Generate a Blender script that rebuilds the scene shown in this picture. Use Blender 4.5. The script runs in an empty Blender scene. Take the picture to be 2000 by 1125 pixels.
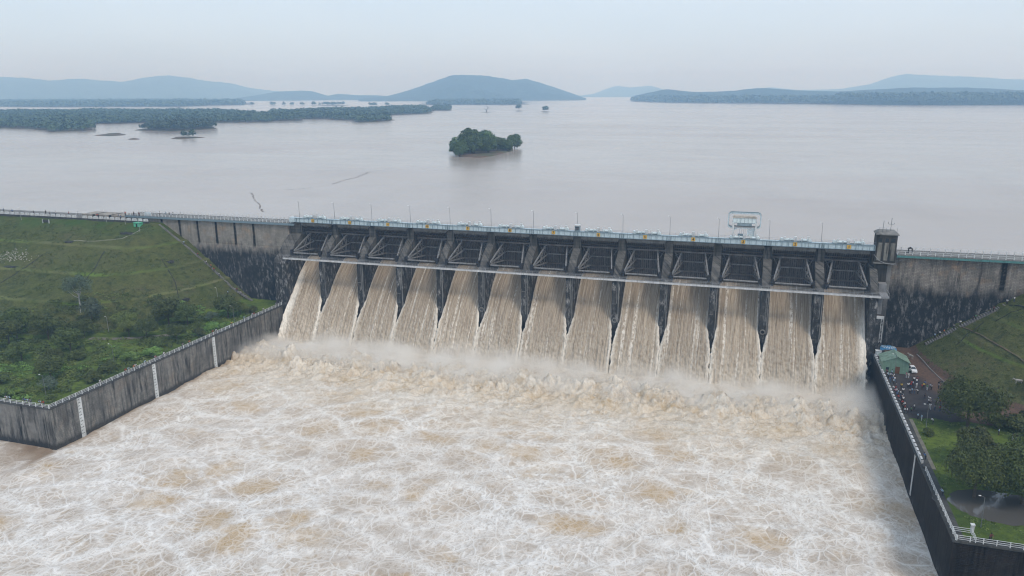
import bpy, bmesh, math, random
import numpy as np
from mathutils import Vector, Matrix

# ------------------------------------------------------------------ camera, sky, sun, exposure
SC = bpy.context.scene
COL = SC.collection
rnd = random.Random(7)
rng = np.random.default_rng(11)
CAM = (-34.24, -292.09, 102.06)
PITCH, YAW, ROLL = .2478, .3023, -.0051
cam = bpy.data.cameras.new('camera'); camo = bpy.data.objects.new('camera', cam); COL.objects.link(camo)
Fv = Vector((-math.sin(YAW)*math.cos(PITCH), math.cos(YAW)*math.cos(PITCH), -math.sin(PITCH)))
Rv = Vector((math.cos(YAW), math.sin(YAW), 0)); Uv = Rv.cross(Fv)
R2 = Rv*math.cos(ROLL)+Uv*math.sin(ROLL); U2 = Uv*math.cos(ROLL)-Rv*math.sin(ROLL)
camo.matrix_world = Matrix(((R2.x, U2.x, -Fv.x, CAM[0]), (R2.y, U2.y, -Fv.y, CAM[1]), (R2.z, U2.z, -Fv.z, CAM[2]), (0, 0, 0, 1)))
cam.sensor_width = 36; cam.lens = 27.1; cam.clip_start = 1; cam.clip_end = 40000
SC.camera = camo

SUN_EL, SUN_AZ = 52, 128          # degrees; azimuth clockwise from +Y
world = bpy.data.worlds.new('World'); SC.world = world; world.use_nodes = True
nt = world.node_tree; nt.nodes.clear()
wo = nt.nodes.new('ShaderNodeOutputWorld'); bg = nt.nodes.new('ShaderNodeBackground'); bg2 = nt.nodes.new('ShaderNodeBackground')
sky = nt.nodes.new('ShaderNodeTexSky'); sky.sky_type = 'NISHITA'; sky.sun_disc = False
sky.sun_elevation = math.radians(SUN_EL); sky.sun_rotation = math.radians(SUN_AZ)
sky.air_density = 1.0; sky.dust_density = 2.5; sky.ozone_density = 1.0
bg.inputs[1].default_value = 0.05
tc = nt.nodes.new('ShaderNodeTexCoord'); nz = nt.nodes.new('ShaderNodeTexNoise'); mp = nt.nodes.new('ShaderNodeMapping')
mp.inputs['Scale'].default_value = (1, 1, 3.5); nz.inputs['Scale'].default_value = 1.6; nz.inputs['Detail'].default_value = 4
rp = nt.nodes.new('ShaderNodeValToRGB'); rp.color_ramp.elements[0].position = .36; rp.color_ramp.elements[1].position = .66
rp.color_ramp.elements[0].color = (.485, .60, .745, 1); rp.color_ramp.elements[1].color = (.575, .675, .80, 1)
nt.links.new(tc.outputs['Generated'], mp.inputs['Vector']); nt.links.new(mp.outputs[0], nz.inputs['Vector'])
nt.links.new(nz.outputs['Fac'], rp.inputs[0]); nt.links.new(rp.outputs[0], bg2.inputs[0]); bg2.inputs[1].default_value = .94
ad = nt.nodes.new('ShaderNodeAddShader')
nt.links.new(sky.outputs[0], bg.inputs[0]); nt.links.new(bg.outputs[0], ad.inputs[0]); nt.links.new(bg2.outputs[0], ad.inputs[1])
nt.links.new(ad.outputs[0], wo.inputs[0])
bg.inputs[1].default_value = 0.012 * 4.2
sl = bpy.data.lights.new('sun', 'SUN'); sl.energy = 1.5; sl.angle = math.radians(14); sl.color = (1, .945, .86)
so = bpy.data.objects.new('sun', sl); COL.objects.link(so)
az, el = math.radians(SUN_AZ), math.radians(SUN_EL)
sd = Vector((math.sin(az)*math.cos(el), math.cos(az)*math.cos(el), math.sin(el)))
so.rotation_euler = sd.to_track_quat('Z', 'Y').to_euler(); so.location = (200, -200, 300)
SC.view_settings.view_transform = 'Standard'; SC.view_settings.look = 'None'
SC.view_settings.exposure = 0.06; SC.view_settings.gamma = 1; SC.view_settings.use_curve_mapping = False
SC.render.engine = 'CYCLES'
cy = SC.cycles
cy.pixel_filter_type = 'BLACKMAN_HARRIS'; cy.filter_width = 1.15
cy.use_denoising = True
try:
    cy.denoiser = 'OPENIMAGEDENOISE'; cy.denoising_prefilter = 'ACCURATE'; cy.denoising_input_passes = 'RGB_ALBEDO_NORMAL'
except Exception: pass
cy.max_bounces = 8; cy.diffuse_bounces = 2; cy.glossy_bounces = 2; cy.transmission_bounces = 2; cy.volume_bounces = 6
cy.transparent_max_bounces = 6; cy.volume_max_steps = 96; cy.volume_step_rate = 1.0
cy.use_adaptive_sampling = True; cy.adaptive_threshold = 0.01
cy.caustics_reflective = False; cy.caustics_refractive = False
SC.render.use_persistent_data = False

# ------------------------------------------------------------------ helpers
class MB:
    def __init__(s): s.v = []; s.f = []
    def add(s, vs, fs):
        n = len(s.v); s.v.extend(vs); s.f.extend([tuple(i+n for i in f) for f in fs]); return s
    def box(s, x0, x1, y0, y1, z0, z1):
        vs = [(x0,y0,z0),(x1,y0,z0),(x1,y1,z0),(x0,y1,z0),(x0,y0,z1),(x1,y0,z1),(x1,y1,z1),(x0,y1,z1)]
        return s.add(vs, [(0,3,2,1),(4,5,6,7),(0,1,5,4),(1,2,6,5),(2,3,7,6),(3,0,4,7)])
    def bar(s, a, b, w, h=None, n=4, w2=None):
        a = Vector(a); b = Vector(b); d = (b-a)
        if d.length < 1e-6: return s
        d.normalize(); up = Vector((0,0,1)) if abs(d.z) < .95 else Vector((0,1,0))
        u = d.cross(up).normalized(); t = u.cross(d).normalized()
        h = w if h is None else h; k = 1 if w2 is None else w2/w
        vs = []
        for p, q in ((a, 1), (b, k)):
            for i in range(n):
                an = 2*math.pi*(i+.5)/n; m = 1/math.cos(math.pi/n)*.5
                vs.append(tuple(p + u*(math.cos(an)*w*m*q) + t*(math.sin(an)*h*m*q)))
        fs = [tuple((i, (i+1) % n, n+(i+1) % n, n+i)) for i in range(n)] + [tuple(range(n-1, -1, -1)), tuple(range(n, 2*n))]
        return s.add(vs, fs)
    def path(s, pts, w, h=None, n=4, w2=None):
        m = len(pts)-1
        for i in range(m):
            wa = w if w2 is None else w+(w2-w)*i/m; wb = None if w2 is None else w+(w2-w)*(i+1)/m
            s.bar(pts[i], pts[i+1], wa, h, n, wb)
        return s
    def prism(s, poly, x0, x1):               # polygon in (y, z), extruded along x
        n = len(poly)
        vs = [(x0, y, z) for y, z in poly]+[(x1, y, z) for y, z in poly]
        return s.add(vs, [(i, (i+1) % n, n+(i+1) % n, n+i) for i in range(n)]+[tuple(range(n-1, -1, -1)), tuple(range(n, 2*n))])
    def prismz(s, poly, z0, z1):              # polygon in (x, y)
        n = len(poly)
        vs = [(x, y, z0) for x, y in poly]+[(x, y, z1) for x, y in poly]
        return s.add(vs, [(i, (i+1) % n, n+(i+1) % n, n+i) for i in range(n)]+[tuple(range(n-1, -1, -1)), tuple(range(n, 2*n))])
    def cyl(s, a, b, r, n=10): return s.bar(a, b, 2*r*math.cos(math.pi/n), None, n)
    def sphere(s, c, r, nu=8, nv=5, sz=1):
        vs = [(c[0], c[1], c[2]+r*sz)]
        for j in range(1, nv):
            for i in range(nu):
                t = math.pi*j/nv; p = 2*math.pi*i/nu
                vs.append((c[0]+r*math.sin(t)*math.cos(p), c[1]+r*math.sin(t)*math.sin(p), c[2]+r*sz*math.cos(t)))
        vs.append((c[0], c[1], c[2]-r*sz)); L = len(vs)-1; fs = []
        for i in range(nu): fs.append((0, 1+i, 1+(i+1) % nu)); fs.append((L, L-nu+(i+1) % nu, L-nu+i))
        for j in range(nv-2):
            for i in range(nu):
                a = 1+j*nu; fs.append((a+i, a+nu+i, a+nu+(i+1) % nu, a+(i+1) % nu))
        return s.add(vs, fs)
    def mesh(s, name, mat, o=(0,0,0)):
        me = bpy.data.meshes.new(name)
        me.from_pydata([(a-o[0], b-o[1], c-o[2]) for a, b, c in s.v], [], s.f)
        if mat: me.materials.append(mat)
        bm = bmesh.new(); bm.from_mesh(me); bmesh.ops.recalc_face_normals(bm, faces=bm.faces); bm.to_mesh(me); bm.free()
        return me

def tag(o, label=None, cat=None, group=None, kind=None):
    if label: o['label'] = label
    if cat: o['category'] = cat
    if group: o['group'] = group
    if kind: o['kind'] = kind
    return o
def link(name, data, parent=None, loc=(0,0,0)):
    o = bpy.data.objects.new(name, data); COL.objects.link(o); o.location = loc
    if parent: o.parent = parent
    return o
def thing(name, label, cat, loc=(0,0,0), group=None, rz=0, kind=None):
    o = link(name, None, None, loc); o.rotation_euler = (0,0,rz); o.empty_display_size = .5
    return tag(o, label, cat, group, kind)
def root_loc(p):
    x = Vector((0,0,0))
    while p is not None: x += p.location; p = p.parent
    return x
def part(name, mb, mat, parent, local=False, label=None, kind=None, pl=None):
    """one mesh object under its thing; mb in world coordinates unless local"""
    o = (0,0,0) if local else tuple(root_loc(parent))
    ob = link(name, mb.mesh(name, mat, o), parent)
    return tag(ob, label, None, None, kind)
def dup(root, loc=None, label=None, group=None, rz=None, scale=None):
    r = root.copy(); COL.objects.link(r)
    if loc is not None: r.location = loc
    if label: r['label'] = label
    if group: r['group'] = group
    if rz is not None: r.rotation_euler = (0,0,rz)
    if scale is not None: r.scale = scale if not isinstance(scale, (int, float)) else (scale,)*3
    for ch in root.children:
        c = ch.copy(); COL.objects.link(c); c.parent = r
        for g in ch.children:
            d = g.copy(); COL.objects.link(d); d.parent = c
    return r
def npmesh(name, V, F, mat, smooth=False):     # V (n,3), F (m,k)
    me = bpy.data.meshes.new(name); k = F.shape[1]
    me.vertices.add(len(V)); me.vertices.foreach_set('co', np.asarray(V, np.float32).ravel())
    me.loops.add(F.size); me.loops.foreach_set('vertex_index', F.astype(np.int32).ravel())
    me.polygons.add(len(F)); me.polygons.foreach_set('loop_start', np.arange(len(F), dtype=np.int32)*k)
    try: me.polygons.foreach_set('loop_total', np.full(len(F), k, np.int32))
    except Exception: pass
    if smooth: me.polygons.foreach_set('use_smooth', np.ones(len(F), bool))
    me.update(calc_edges=True); me.validate()
    if mat: me.materials.append(mat)
    return me
def grid(name, X, Y, Z, mat, smooth=True, keep=None):
    ny, nx = X.shape; V = np.stack([X, Y, Z], -1).reshape(-1, 3)
    i = np.arange(ny*nx).reshape(ny, nx)
    F = np.stack([i[:-1,:-1], i[:-1,1:], i[1:,1:], i[1:,:-1]], -1)
    if keep is not None: F = F[keep]
    return npmesh(name, V, F.reshape(-1, 4), mat, smooth)
def perlin(x, y, seed=0):
    r = np.random.default_rng(seed); p = r.permutation(256); p = np.concatenate([p, p, p]); ang = r.random(256)*2*np.pi
    xi = np.floor(x).astype(int); yi = np.floor(y).astype(int); xf = x-xi; yf = y-yi; xi &= 255; yi &= 255
    def g(ix, iy, fx, fy):
        a = ang[p[p[ix]+iy] & 255]; return np.cos(a)*fx+np.sin(a)*fy
    u = xf*xf*xf*(xf*(xf*6-15)+10); v = yf*yf*yf*(yf*(yf*6-15)+10)
    a = g(xi, yi, xf, yf); b = g(xi+1, yi, xf-1, yf); c = g(xi, yi+1, xf, yf-1); d = g(xi+1, yi+1, xf-1, yf-1)
    return (a+(b-a)*u+(c-a)*v+(a-b-c+d)*u*v)*1.5
def fbm(x, y, o=4, seed=0, gain=.5, mode=0):
    t = 0; am = 1; s = 0
    for k in range(o):
        n = perlin(x*2**k+17.3*k, y*2**k+5.1*k, seed+k)
        if mode == 1: n = np.abs(n)*2-.5      # billow
        if mode == 2: n = .5-np.abs(n)*2      # ridge
        t = t+n*am; s += am; am *= gain
    return t/s

# ------------------------------------------------------------------ materials
class NM:
    def __init__(s, name, rough=.8, spec=.3):
        s.m = bpy.data.materials.new(name); s.m.use_nodes = True; s.t = s.m.node_tree
        s.b = s.t.nodes['Principled BSDF']; s.o = s.t.nodes['Material Output']
        s.b.inputs['Roughness'].default_value = rough; s.b.inputs['Specular IOR Level'].default_value = spec
    def n(s, typ, **kw):
        n = s.t.nodes.new(typ)
        for k, v in kw.items(): setattr(n, k, v)
        return n
    def l(s, a, b): s.t.links.new(a, b)
    def put(s, sock, v):
        if isinstance(v, bpy.types.NodeSocket): s.l(v, sock)
        elif isinstance(v, (tuple, list)) and len(v) == 3 and sock.type == 'RGBA': sock.default_value = (*v, 1)
        else: sock.default_value = v
    def pos(s):
        g = s.n('ShaderNodeNewGeometry'); return g.outputs['Position']
    def objc(s): return s.n('ShaderNodeTexCoord').outputs['Object']
    def uv(s): return s.n('ShaderNodeTexCoord').outputs['UV']
    def map(s, v, sc=(1,1,1), loc=(0,0,0), rot=(0,0,0)):
        m = s.n('ShaderNodeMapping'); s.l(v, m.inputs['Vector']); m.inputs['Scale'].default_value = sc
        m.inputs['Location'].default_value = loc; m.inputs['Rotation'].default_value = rot; return m.outputs[0]
    def noise(s, v, sc, det=4, rough=.55, dist=0, col=False):
        n = s.n('ShaderNodeTexNoise'); s.l(v, n.inputs['Vector']); n.inputs['Scale'].default_value = sc
        n.inputs['Detail'].default_value = det; n.inputs['Roughness'].default_value = rough; n.inputs['Distortion'].default_value = dist
        return n.outputs['Color' if col else 'Fac']
    def vor(s, v, sc, feat='DISTANCE_TO_EDGE', out='Distance', rnd_=1.0):
        n = s.n('ShaderNodeTexVoronoi', feature=feat); s.l(v, n.inputs['Vector']); n.inputs['Scale'].default_value = sc
        n.inputs['Randomness'].default_value = rnd_; return n.outputs[out]
    def math(s, op, a, b=0., clamp=False):
        n = s.n('ShaderNodeMath', operation=op, use_clamp=clamp); s.put(n.inputs[0], a); s.put(n.inputs[1], b); return n.outputs[0]
    def vmath(s, op, a, b):
        n = s.n('ShaderNodeVectorMath', operation=op); s.put(n.inputs[0], a)
        if op == 'SCALE': s.put(n.inputs['Scale'], b)
        else: s.put(n.inputs[1], b)
        return n.outputs[0]
    def rng(s, v, a, b, c=0., d=1., smooth=False):
        n = s.n('ShaderNodeMapRange', clamp=True)
        if smooth: n.interpolation_type = 'SMOOTHSTEP'
        s.put(n.inputs['Value'], v); n.inputs['From Min'].default_value = a; n.inputs['From Max'].default_value = b
        n.inputs['To Min'].default_value = c; n.inputs['To Max'].default_value = d; return n.outputs[0]
    def mix(s, f, a, b, mode='MIX'):
        n = s.n('ShaderNodeMix', data_type='RGBA', blend_type=mode); s.put(n.inputs[0], f)
        s.put(n.inputs[6], a); s.put(n.inputs[7], b); return n.outputs[2]
    def sep(s, v):
        n = s.n('ShaderNodeSeparateXYZ'); s.l(v, n.inputs[0]); return n.outputs
    def comb(s, x, y, z):
        n = s.n('ShaderNodeCombineXYZ'); s.put(n.inputs[0], x); s.put(n.inputs[1], y); s.put(n.inputs[2], z); return n.outputs[0]
    def col(s, v): s.put(s.b.inputs['Base Color'], v); return s
    def bump(s, h, st=.3, d=.1):
        n = s.n('ShaderNodeBump'); n.inputs['Strength'].default_value = st; n.inputs['Distance'].default_value = d
        s.l(h, n.inputs['Height']); s.l(n.outputs[0], s.b.inputs['Normal']); return s

def m_plain(name, c, rough=.6, var=.25, sc=1.5, metal=0, spec=.3, dirt=None):
    n = NM(name, rough, spec); p = n.pos(); f = n.noise(p, sc, 4)
    c2 = tuple(x*(1-var) for x in c); col = n.mix(n.rng(f, .35, .7), c2, c)
    if dirt:
        q = n.map(p, (1.2, 1.2, .15)); col = n.mix(n.rng(n.noise(q, 1.0, 4), .5, .68, 0, .8), col, dirt)
    n.col(col); n.b.inputs['Metallic'].default_value = metal
    return n.m
def m_objcol(name, rough=.7):                 # colour set per object
    n = NM(name, rough, .2); oi = n.n('ShaderNodeObjectInfo'); f = n.noise(n.pos(), 4, 2)
    n.col(n.mix(n.rng(f, .3, .7, 0, .35), oi.outputs['Color'], (.05, .05, .05))); return n.m

def m_concrete(name, light, dark, streak=.5, courses=None, level=None, black=(.02,.022,.026), white=(.36,.35,.34), stripes=None, wash=.5, fade=2.5, rust=0.0):
    """weathered concrete or masonry: light base, dark vertical runs, optional black growth below a level"""
    n = NM(name, .9, .15); p = n.pos(); x, y, z = n.sep(p)[:3]
    xy = n.math('ADD', x, y)
    st = n.comb(xy, n.math('MULTIPLY', z, .09), 0)
    runs = n.noise(st, 1.1, 5, .65); runs2 = n.noise(st, .28, 4, .6)
    mott = n.noise(p, .45, 6, .65); fine = n.noise(p, 3.5, 4, .7)
    c = n.mix(n.rng(mott, .35, .68), tuple(v*.62 for v in light), light)
    c = n.mix(n.rng(fine, .3, .75, 0, .55), c, tuple(v*.5 for v in light))
    if rust: c = n.mix(n.rng(n.noise(p, .25, 3), .55, .7, 0, rust), c, (light[0]*1.05, light[1]*.75, light[2]*.5))
    d = n.math('MULTIPLY', n.rng(runs, .42, .62), n.rng(runs2, .35, .62))
    c = n.mix(n.math('MULTIPLY', d, streak*1.3, True), c, dark)
    hgt = fine
    pat = n.noise(n.comb(xy, n.math('MULTIPLY', z, .5), 0), .16, 4, .6); c = n.mix(n.rng(pat, .36, .5, .6*min(1, streak), 0), c, tuple(v*1.6 for v in dark))
    if courses:
        br = n.n('ShaderNodeTexBrick'); n.l(n.comb(xy, z, 0), br.inputs['Vector']); br.inputs['Scale'].default_value = 1
        br.inputs['Brick Width'].default_value = courses[0]; br.inputs['Row Height'].default_value = courses[1]; br.inputs['Mortar Size'].default_value = courses[2]
        br.inputs['Color1'].default_value = (1, 1, 1, 1); br.inputs['Color2'].default_value = (.72, .72, .72, 1); br.inputs['Mortar'].default_value = (.42, .42, .42, 1)
        c = n.mix(.75, c, n.mix(1., c, br.outputs['Color'], 'MULTIPLY')); hgt = n.math('MULTIPLY', br.outputs['Fac'], -1.)
    if level is not None:
        e = n.math('ADD', z, n.math('MULTIPLY', n.math('SUBTRACT', n.noise(n.comb(xy, n.math('MULTIPLY', z, .25), 0), .5, 5, .7), .5), fade*3.))
        f = n.rng(e, level-fade, level+fade*.4, 1, 0)
        wf = n.math('MULTIPLY', n.rng(n.noise(n.comb(xy, n.math('MULTIPLY', z, .35), 3), .7, 6, .78), .50, .66), n.rng(n.noise(p, .13, 3), .38, .58))
        wf2 = n.math('MULTIPLY', n.rng(n.noise(n.comb(xy, n.math('MULTIPLY', z, .55), 9), .30, 6, .75), .50, .70), .38*wash); bk_ = n.mix(n.rng(fine, .3, .7), black, tuple(v*2.4 for v in black)); bk_ = n.mix(wf2, bk_, tuple(v*.42 for v in white))
        bl = n.mix(n.math('MULTIPLY', wf, wash), bk_, white)
        c = n.mix(f, c, bl)
    if stripes:                                # narrow black runs below the drain mouths
        x0, per, wid, zlo = stripes
        m = n.math('FRACT', n.math('DIVIDE', n.math('SUBTRACT', n.math('ADD', x, n.math('MULTIPLY', n.math('SUBTRACT', n.noise(st, .9, 3), .5), 1.2)), x0), per))
        a = n.math('ABSOLUTE', n.math('SUBTRACT', m, .5))
        s_ = n.rng(a, wid*.5/per, wid/per, 1, 0)
        s_ = n.math('MULTIPLY', s_, n.rng(z, zlo-1.5, zlo, 0, 1)); s_ = n.math('MULTIPLY', s_, n.rng(x, -243., -242., 1, 0) if x0 < -100 else 1.)
        s_ = n.math('MULTIPLY', s_, n.rng(n.noise(p, 1.2, 4), .25, .5, .55, 1))
        c = n.mix(s_, c, black)
    n.col(c); n.bump(n.math('ADD', n.math('MULTIPLY', mott, .5), hgt), .5, .12)
    return n.m

M = {}
M['pier'] = m_concrete('pier_concrete', (.20,.187,.168), (.022,.022,.021), 1.0, level=36, black=(.018,.018,.018), wash=1., fade=5, courses=(40,1.25,.06))
M['ogee'] = m_concrete('wet_concrete', (.07,.065,.06), (.02,.02,.02), .6)
M['slab'] = m_concrete('slab_concrete', (.27,.265,.25), (.06,.06,.06), .5)
M['walk'] = m_concrete('walkway_concrete', (.34,.34,.34), (.10,.10,.10), .3)
M['wing_l'] = m_concrete('left_masonry', (.46,.42,.365), (.12,.11,.095), .35, courses=(.9,.4,.05), level=35.3, black=(.010,.011,.012), stripes=(-287.9+5., 10., .85, 35.8), wash=.55, rust=.4, fade=3.6)
M['wing_r'] = m_concrete('right_masonry', (.39,.35,.305), (.06,.055,.05), .8, courses=(1.1,.5,.05), level=35.5, black=(.010,.011,.012), stripes=(49.5-20, 40., 1.3, 36), wash=.6, rust=.6, fade=3.4)
M['train_l'] = m_concrete('left_training_wall', (.34,.325,.295), (.048,.046,.043), .95, courses=(.8,.38,.045), level=1.7, black=(.03,.028,.025), wash=.1, fade=.8, rust=.25)
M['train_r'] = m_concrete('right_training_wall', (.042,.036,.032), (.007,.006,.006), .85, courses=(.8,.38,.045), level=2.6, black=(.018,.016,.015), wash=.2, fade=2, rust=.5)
M['end_l'] = m_concrete('left_end_wall', (.26,.25,.23), (.014,.014,.014), 1.25, level=2.2, black=(.02,.02,.02), wash=.2, fade=1)
M['cap'] = m_concrete('coping', (.10,.10,.095), (.03,.03,.03), .6)
M['tower'] = m_concrete('tower_plaster', (.30,.285,.25), (.045,.042,.036), .9, wash=.3)
M['towerd'] = m_concrete('tower_dark', (.085,.078,.068), (.022,.022,.02), .8)
M['gate'] = m_plain('gate_steel', (.125,.115,.112), .55, .55, 1.2, .2, dirt=(.04,.036,.034))
M['gatel'] = m_plain('gate_arm_steel', (.25,.245,.24), .5, .4, 1.2, .1, dirt=(.09,.085,.08))
M['gater'] = m_plain('gate_rib_steel', (.17,.16,.155), .5, .5, .5, .1, dirt=(.085,.055,.04))
M['blue'] = m_plain('pale_blue_paint', (.50,.60,.64), .55, .22, 1.6, 0, dirt=(.24,.33,.36))
M['bluel'] = m_plain('light_blue_paint', (.70,.79,.80), .5, .2, 2, 0, dirt=(.45,.54,.56))
M['blued'] = m_plain('blue_grey_paint', (.20,.27,.31), .6, .3, 2, 0)
M['teal'] = m_plain('teal_paint', (.10,.25,.24), .6, .3, 2, 0, dirt=(.05,.1,.1))
M['white'] = m_plain('white_paint', (.66,.68,.68), .6, .25, 1.5, 0, dirt=(.38,.38,.37))
M['whitec'] = m_plain('weathered_white', (.58,.59,.59), .8, .3, .8, 0, dirt=(.3,.3,.3))
M['railg'] = m_plain('grey_rail', (.34,.35,.36), .6, .3, 1.5, 0)
M['pole'] = m_plain('pole_steel', (.19,.20,.20), .5, .3, 1.5, .3)
M['dark'] = m_plain('dark_paint', (.03,.03,.034), .6, .4, 2, 0)
M['yellow'] = m_plain('yellow_sign_paint', (.62,.38,.07), .6, .2, 4, 0)
M['black'] = m_plain('black_paint', (.02,.02,.02), .6, .1, 4, 0)
M['red'] = m_plain('red_cloth', (.42,.07,.05), .8, .3, 3, 0)
M['tarp'] = m_plain('blue_tarp', (.07,.24,.45), .5, .4, 2.5, 0)
M['tarpw'] = m_plain('white_tarp', (.55,.62,.66), .5, .3, 2.5, 0)
M['green_tin'] = m_plain('green_tin', (.17,.28,.21), .5, .25, 1.2, 0, dirt=(.12,.19,.14))
M['green_roof'] = m_plain('green_roof_tin', (.22,.32,.25), .45, .3, .9, 0, dirt=(.10,.15,.11))
M['green_hut'] = m_plain('bright_green_paint', (.10,.42,.26), .6, .2, 1.5, 0)
M['brown'] = m_plain('brown_door', (.16,.075,.04), .7, .3, 2, 0)
M['rubber'] = m_plain('rubber', (.02,.02,.02), .8, .2, 3, 0)
M['carpaint'] = m_plain('white_car_paint', (.72,.73,.74), .3, .06, 1, 0, spec=.5)
M['glass'] = m_plain('dark_glass', (.03,.04,.05), .12, .2, 1, 0, spec=.6)
M['lamp'] = m_plain('lamp_glass', (.7,.7,.68), .3, .1, 1, 0)
M['cloth'] = m_objcol('cloth'); M['skin'] = m_plain('skin', (.16,.085,.055), .6, .2, 5, 0); M['hair'] = m_plain('hair', (.012,.01,.01), .7, .2, 5, 0)
M['cow'] = m_objcol('cow_hide')
M['bark'] = m_plain('bark', (.10,.08,.06), .9, .4, 3, 0); M['barkw'] = m_plain('pale_bark', (.42,.41,.38), .8, .3, 2, 0)
M['stone'] = m_plain('pale_stone', (.40,.39,.34), .9, .4, 2, 0)
M['steps'] = m_plain('step_stone', (.24,.23,.22), .9, .4, 1.2, 0)
M['pathc'] = m_plain('path_concrete', (.19,.175,.14), .9, .35, .6, 0)
M['drainc'] = m_plain('drain_stone', (.035,.035,.033), .9, .4, .8, 0)
M['pipe'] = m_plain('pale_pipe', (.40,.39,.33), .7, .3, .6, 0)

def m_leaf(name, a, b, c, sc=.35):
    n = NM(name, .65, .25); oi = n.n('ShaderNodeObjectInfo'); p = n.pos()
    f = n.noise(p, sc, 3); g = n.noise(p, sc*6, 2)
    col = n.mix(n.rng(f, .35, .65), a, b); col = n.mix(n.rng(g, .5, .75, 0, .7), col, c)
    hs = n.n('ShaderNodeHueSaturation'); n.l(col, hs.inputs['Color'])
    n.put(hs.inputs['Hue'], n.rng(oi.outputs['Random'], 0, 1, .485, .515)); n.put(hs.inputs['Value'], n.rng(oi.outputs['Random'], 0, 1, .8, 1.25))
    n.col(hs.outputs[0]); return n.m
M['leaf'] = m_leaf('dark_leaves', (.030,.044,.011), (.072,.096,.024), (.155,.180,.045), .45)
M['leaf2'] = m_leaf('light_leaves', (.085,.115,.028), (.13,.17,.040), (.18,.21,.06))
M['leaf3'] = m_leaf('bright_leaves', (.085,.15,.035), (.13,.21,.045), (.19,.27,.06))
M['leaf4'] = m_leaf('grey_leaves', (.060,.085,.055), (.085,.115,.07), (.12,.15,.09))
M['tuft'] = m_leaf('tuft_grass', (.050,.075,.022), (.085,.105,.035), (.10,.10,.045), .1)
M['scum'] = m_plain('scum_foam', (.21,.18,.16), .9, .3, .3)
M['forest'] = m_leaf('forest_leaves', (.030,.050,.026), (.046,.072,.034), (.065,.09,.042), .05)
M['isle'] = m_leaf('island_leaves', (.040,.070,.026), (.070,.11,.038), (.11,.16,.055), .10)

def m_hill(name, a, b):
    n = NM(name, .9, .1); p = n.pos(); f = n.noise(p, .006, 6, .7); g = n.noise(p, .03, 5, .75)
    n.col(n.mix(n.rng(g, .4, .65, 0, .8), n.mix(n.rng(f, .4, .6), a, b), tuple(v*.4 for v in a))); n.bump(n.math('ADD', g, n.math('MULTIPLY', f, 2.)), 1., 60); return n.m
M['hill'] = m_hill('hill_forest', (.035,.055,.03), (.06,.08,.04))

def m_grass():
    n = NM('embankment_grass', .95, .08); p = n.pos(); x, y, z = n.sep(p)[:3]
    pw = n.vmath('ADD', p, n.vmath('SCALE', n.noise(p, .15, 3, col=True), 3.))
    big = n.noise(pw, .035, 5, .6); mid = n.noise(n.map(pw, (1, 1, 1.8)), .35, 5, .65); fine = n.noise(p, 2.2, 4, .75)
    c = n.mix(n.rng(big, .38, .62), (.070,.086,.022), (.108,.102,.040))
    c = n.mix(n.rng(mid, .42, .66, 0, .8), c, (.118,.130,.042))
    c = n.mix(n.rng(mid, .32, .44, .85, 0), c, (.034,.048,.018))
    c = n.mix(n.rng(fine, .42, .62, 0, .75), c, (.030,.042,.018))
    c = n.mix(n.math('MULTIPLY', n.rng(n.noise(p, .022, 3), .6, .7), n.rng(n.noise(p, .5, 4), .4, .6), True), c, (.11,.085,.055))
    # worn tracks along the berms
    for hb in (36.4, 28.7, 21.3):
        zz = n.math('ADD', z, n.math('MULTIPLY', n.math('SUBTRACT', n.noise(p, .25, 3), .5), .5))
        k = n.rng(n.math('ABSOLUTE', n.math('SUBTRACT', zz, hb)), .15, .55, 1, 0)
        k = n.math('MULTIPLY', k, n.rng(n.noise(p, .045, 3), .4, .6, .25, .85))
        c = n.mix(k, c, n.mix(n.rng(n.noise(p, .02, 2), .5, .6), (.16,.16,.075), (.11,.17,.03)))
    # fresher grass under the crest
    k = n.math('MULTIPLY', n.rng(z, 39, 42.5, 0, .75), n.rng(n.noise(p, .1, 4), .35, .6)); c = n.mix(k, c, (.04,.085,.02))
    n.col(c); n.bump(n.math('ADD', mid, n.math('MULTIPLY', fine, .6)), 1.0, .35); return n.m
M['grass'] = m_grass()
def m_meadow():
    n = NM('bank_ground', .95, .08); p = n.pos(); a = n.noise(p, .07, 4, .6); b = n.noise(p, .6, 5, .7); f = n.noise(p, 3, 4, .7)
    c = n.mix(n.rng(a, .4, .6), (.060,.095,.020), (.120,.165,.030)); c = n.mix(n.rng(b, .45, .65, 0, .7), c, (.03,.05,.018))
    c = n.mix(n.rng(f, .5, .75, 0, .6), c, (.12,.15,.05)); n.col(c); n.bump(n.math('ADD', b, f), .9, .3); return n.m
M['meadow'] = m_meadow()
def m_asphalt():
    n = NM('terrace_ground', .9, .15); p = n.pos(); x, y, z = n.sep(p)[:3]; a = n.noise(p, .12, 5, .65); f = n.noise(p, 1.6, 4, .7)
    c = n.mix(n.rng(a, .4, .65), (.035,.033,.035), (.060,.052,.05))
    e = n.math('ADD', n.math('ADD', x, n.math('MULTIPLY', y, .22)), n.math('MULTIPLY', n.math('SUBTRACT', n.noise(p, .2, 5, .65), .5), 9.))
    c = n.mix(n.rng(e, 12.0, 15.5, 0, .9), c, n.mix(n.rng(f, .4, .7), (.125,.075,.05), (.075,.05,.038)))
    c = n.mix(n.rng(f, .5, .75, 0, .4), c, (.03,.027,.025)); n.col(c); n.bump(f, .4, .06); return n.m
M['asphalt'] = m_asphalt()
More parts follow.
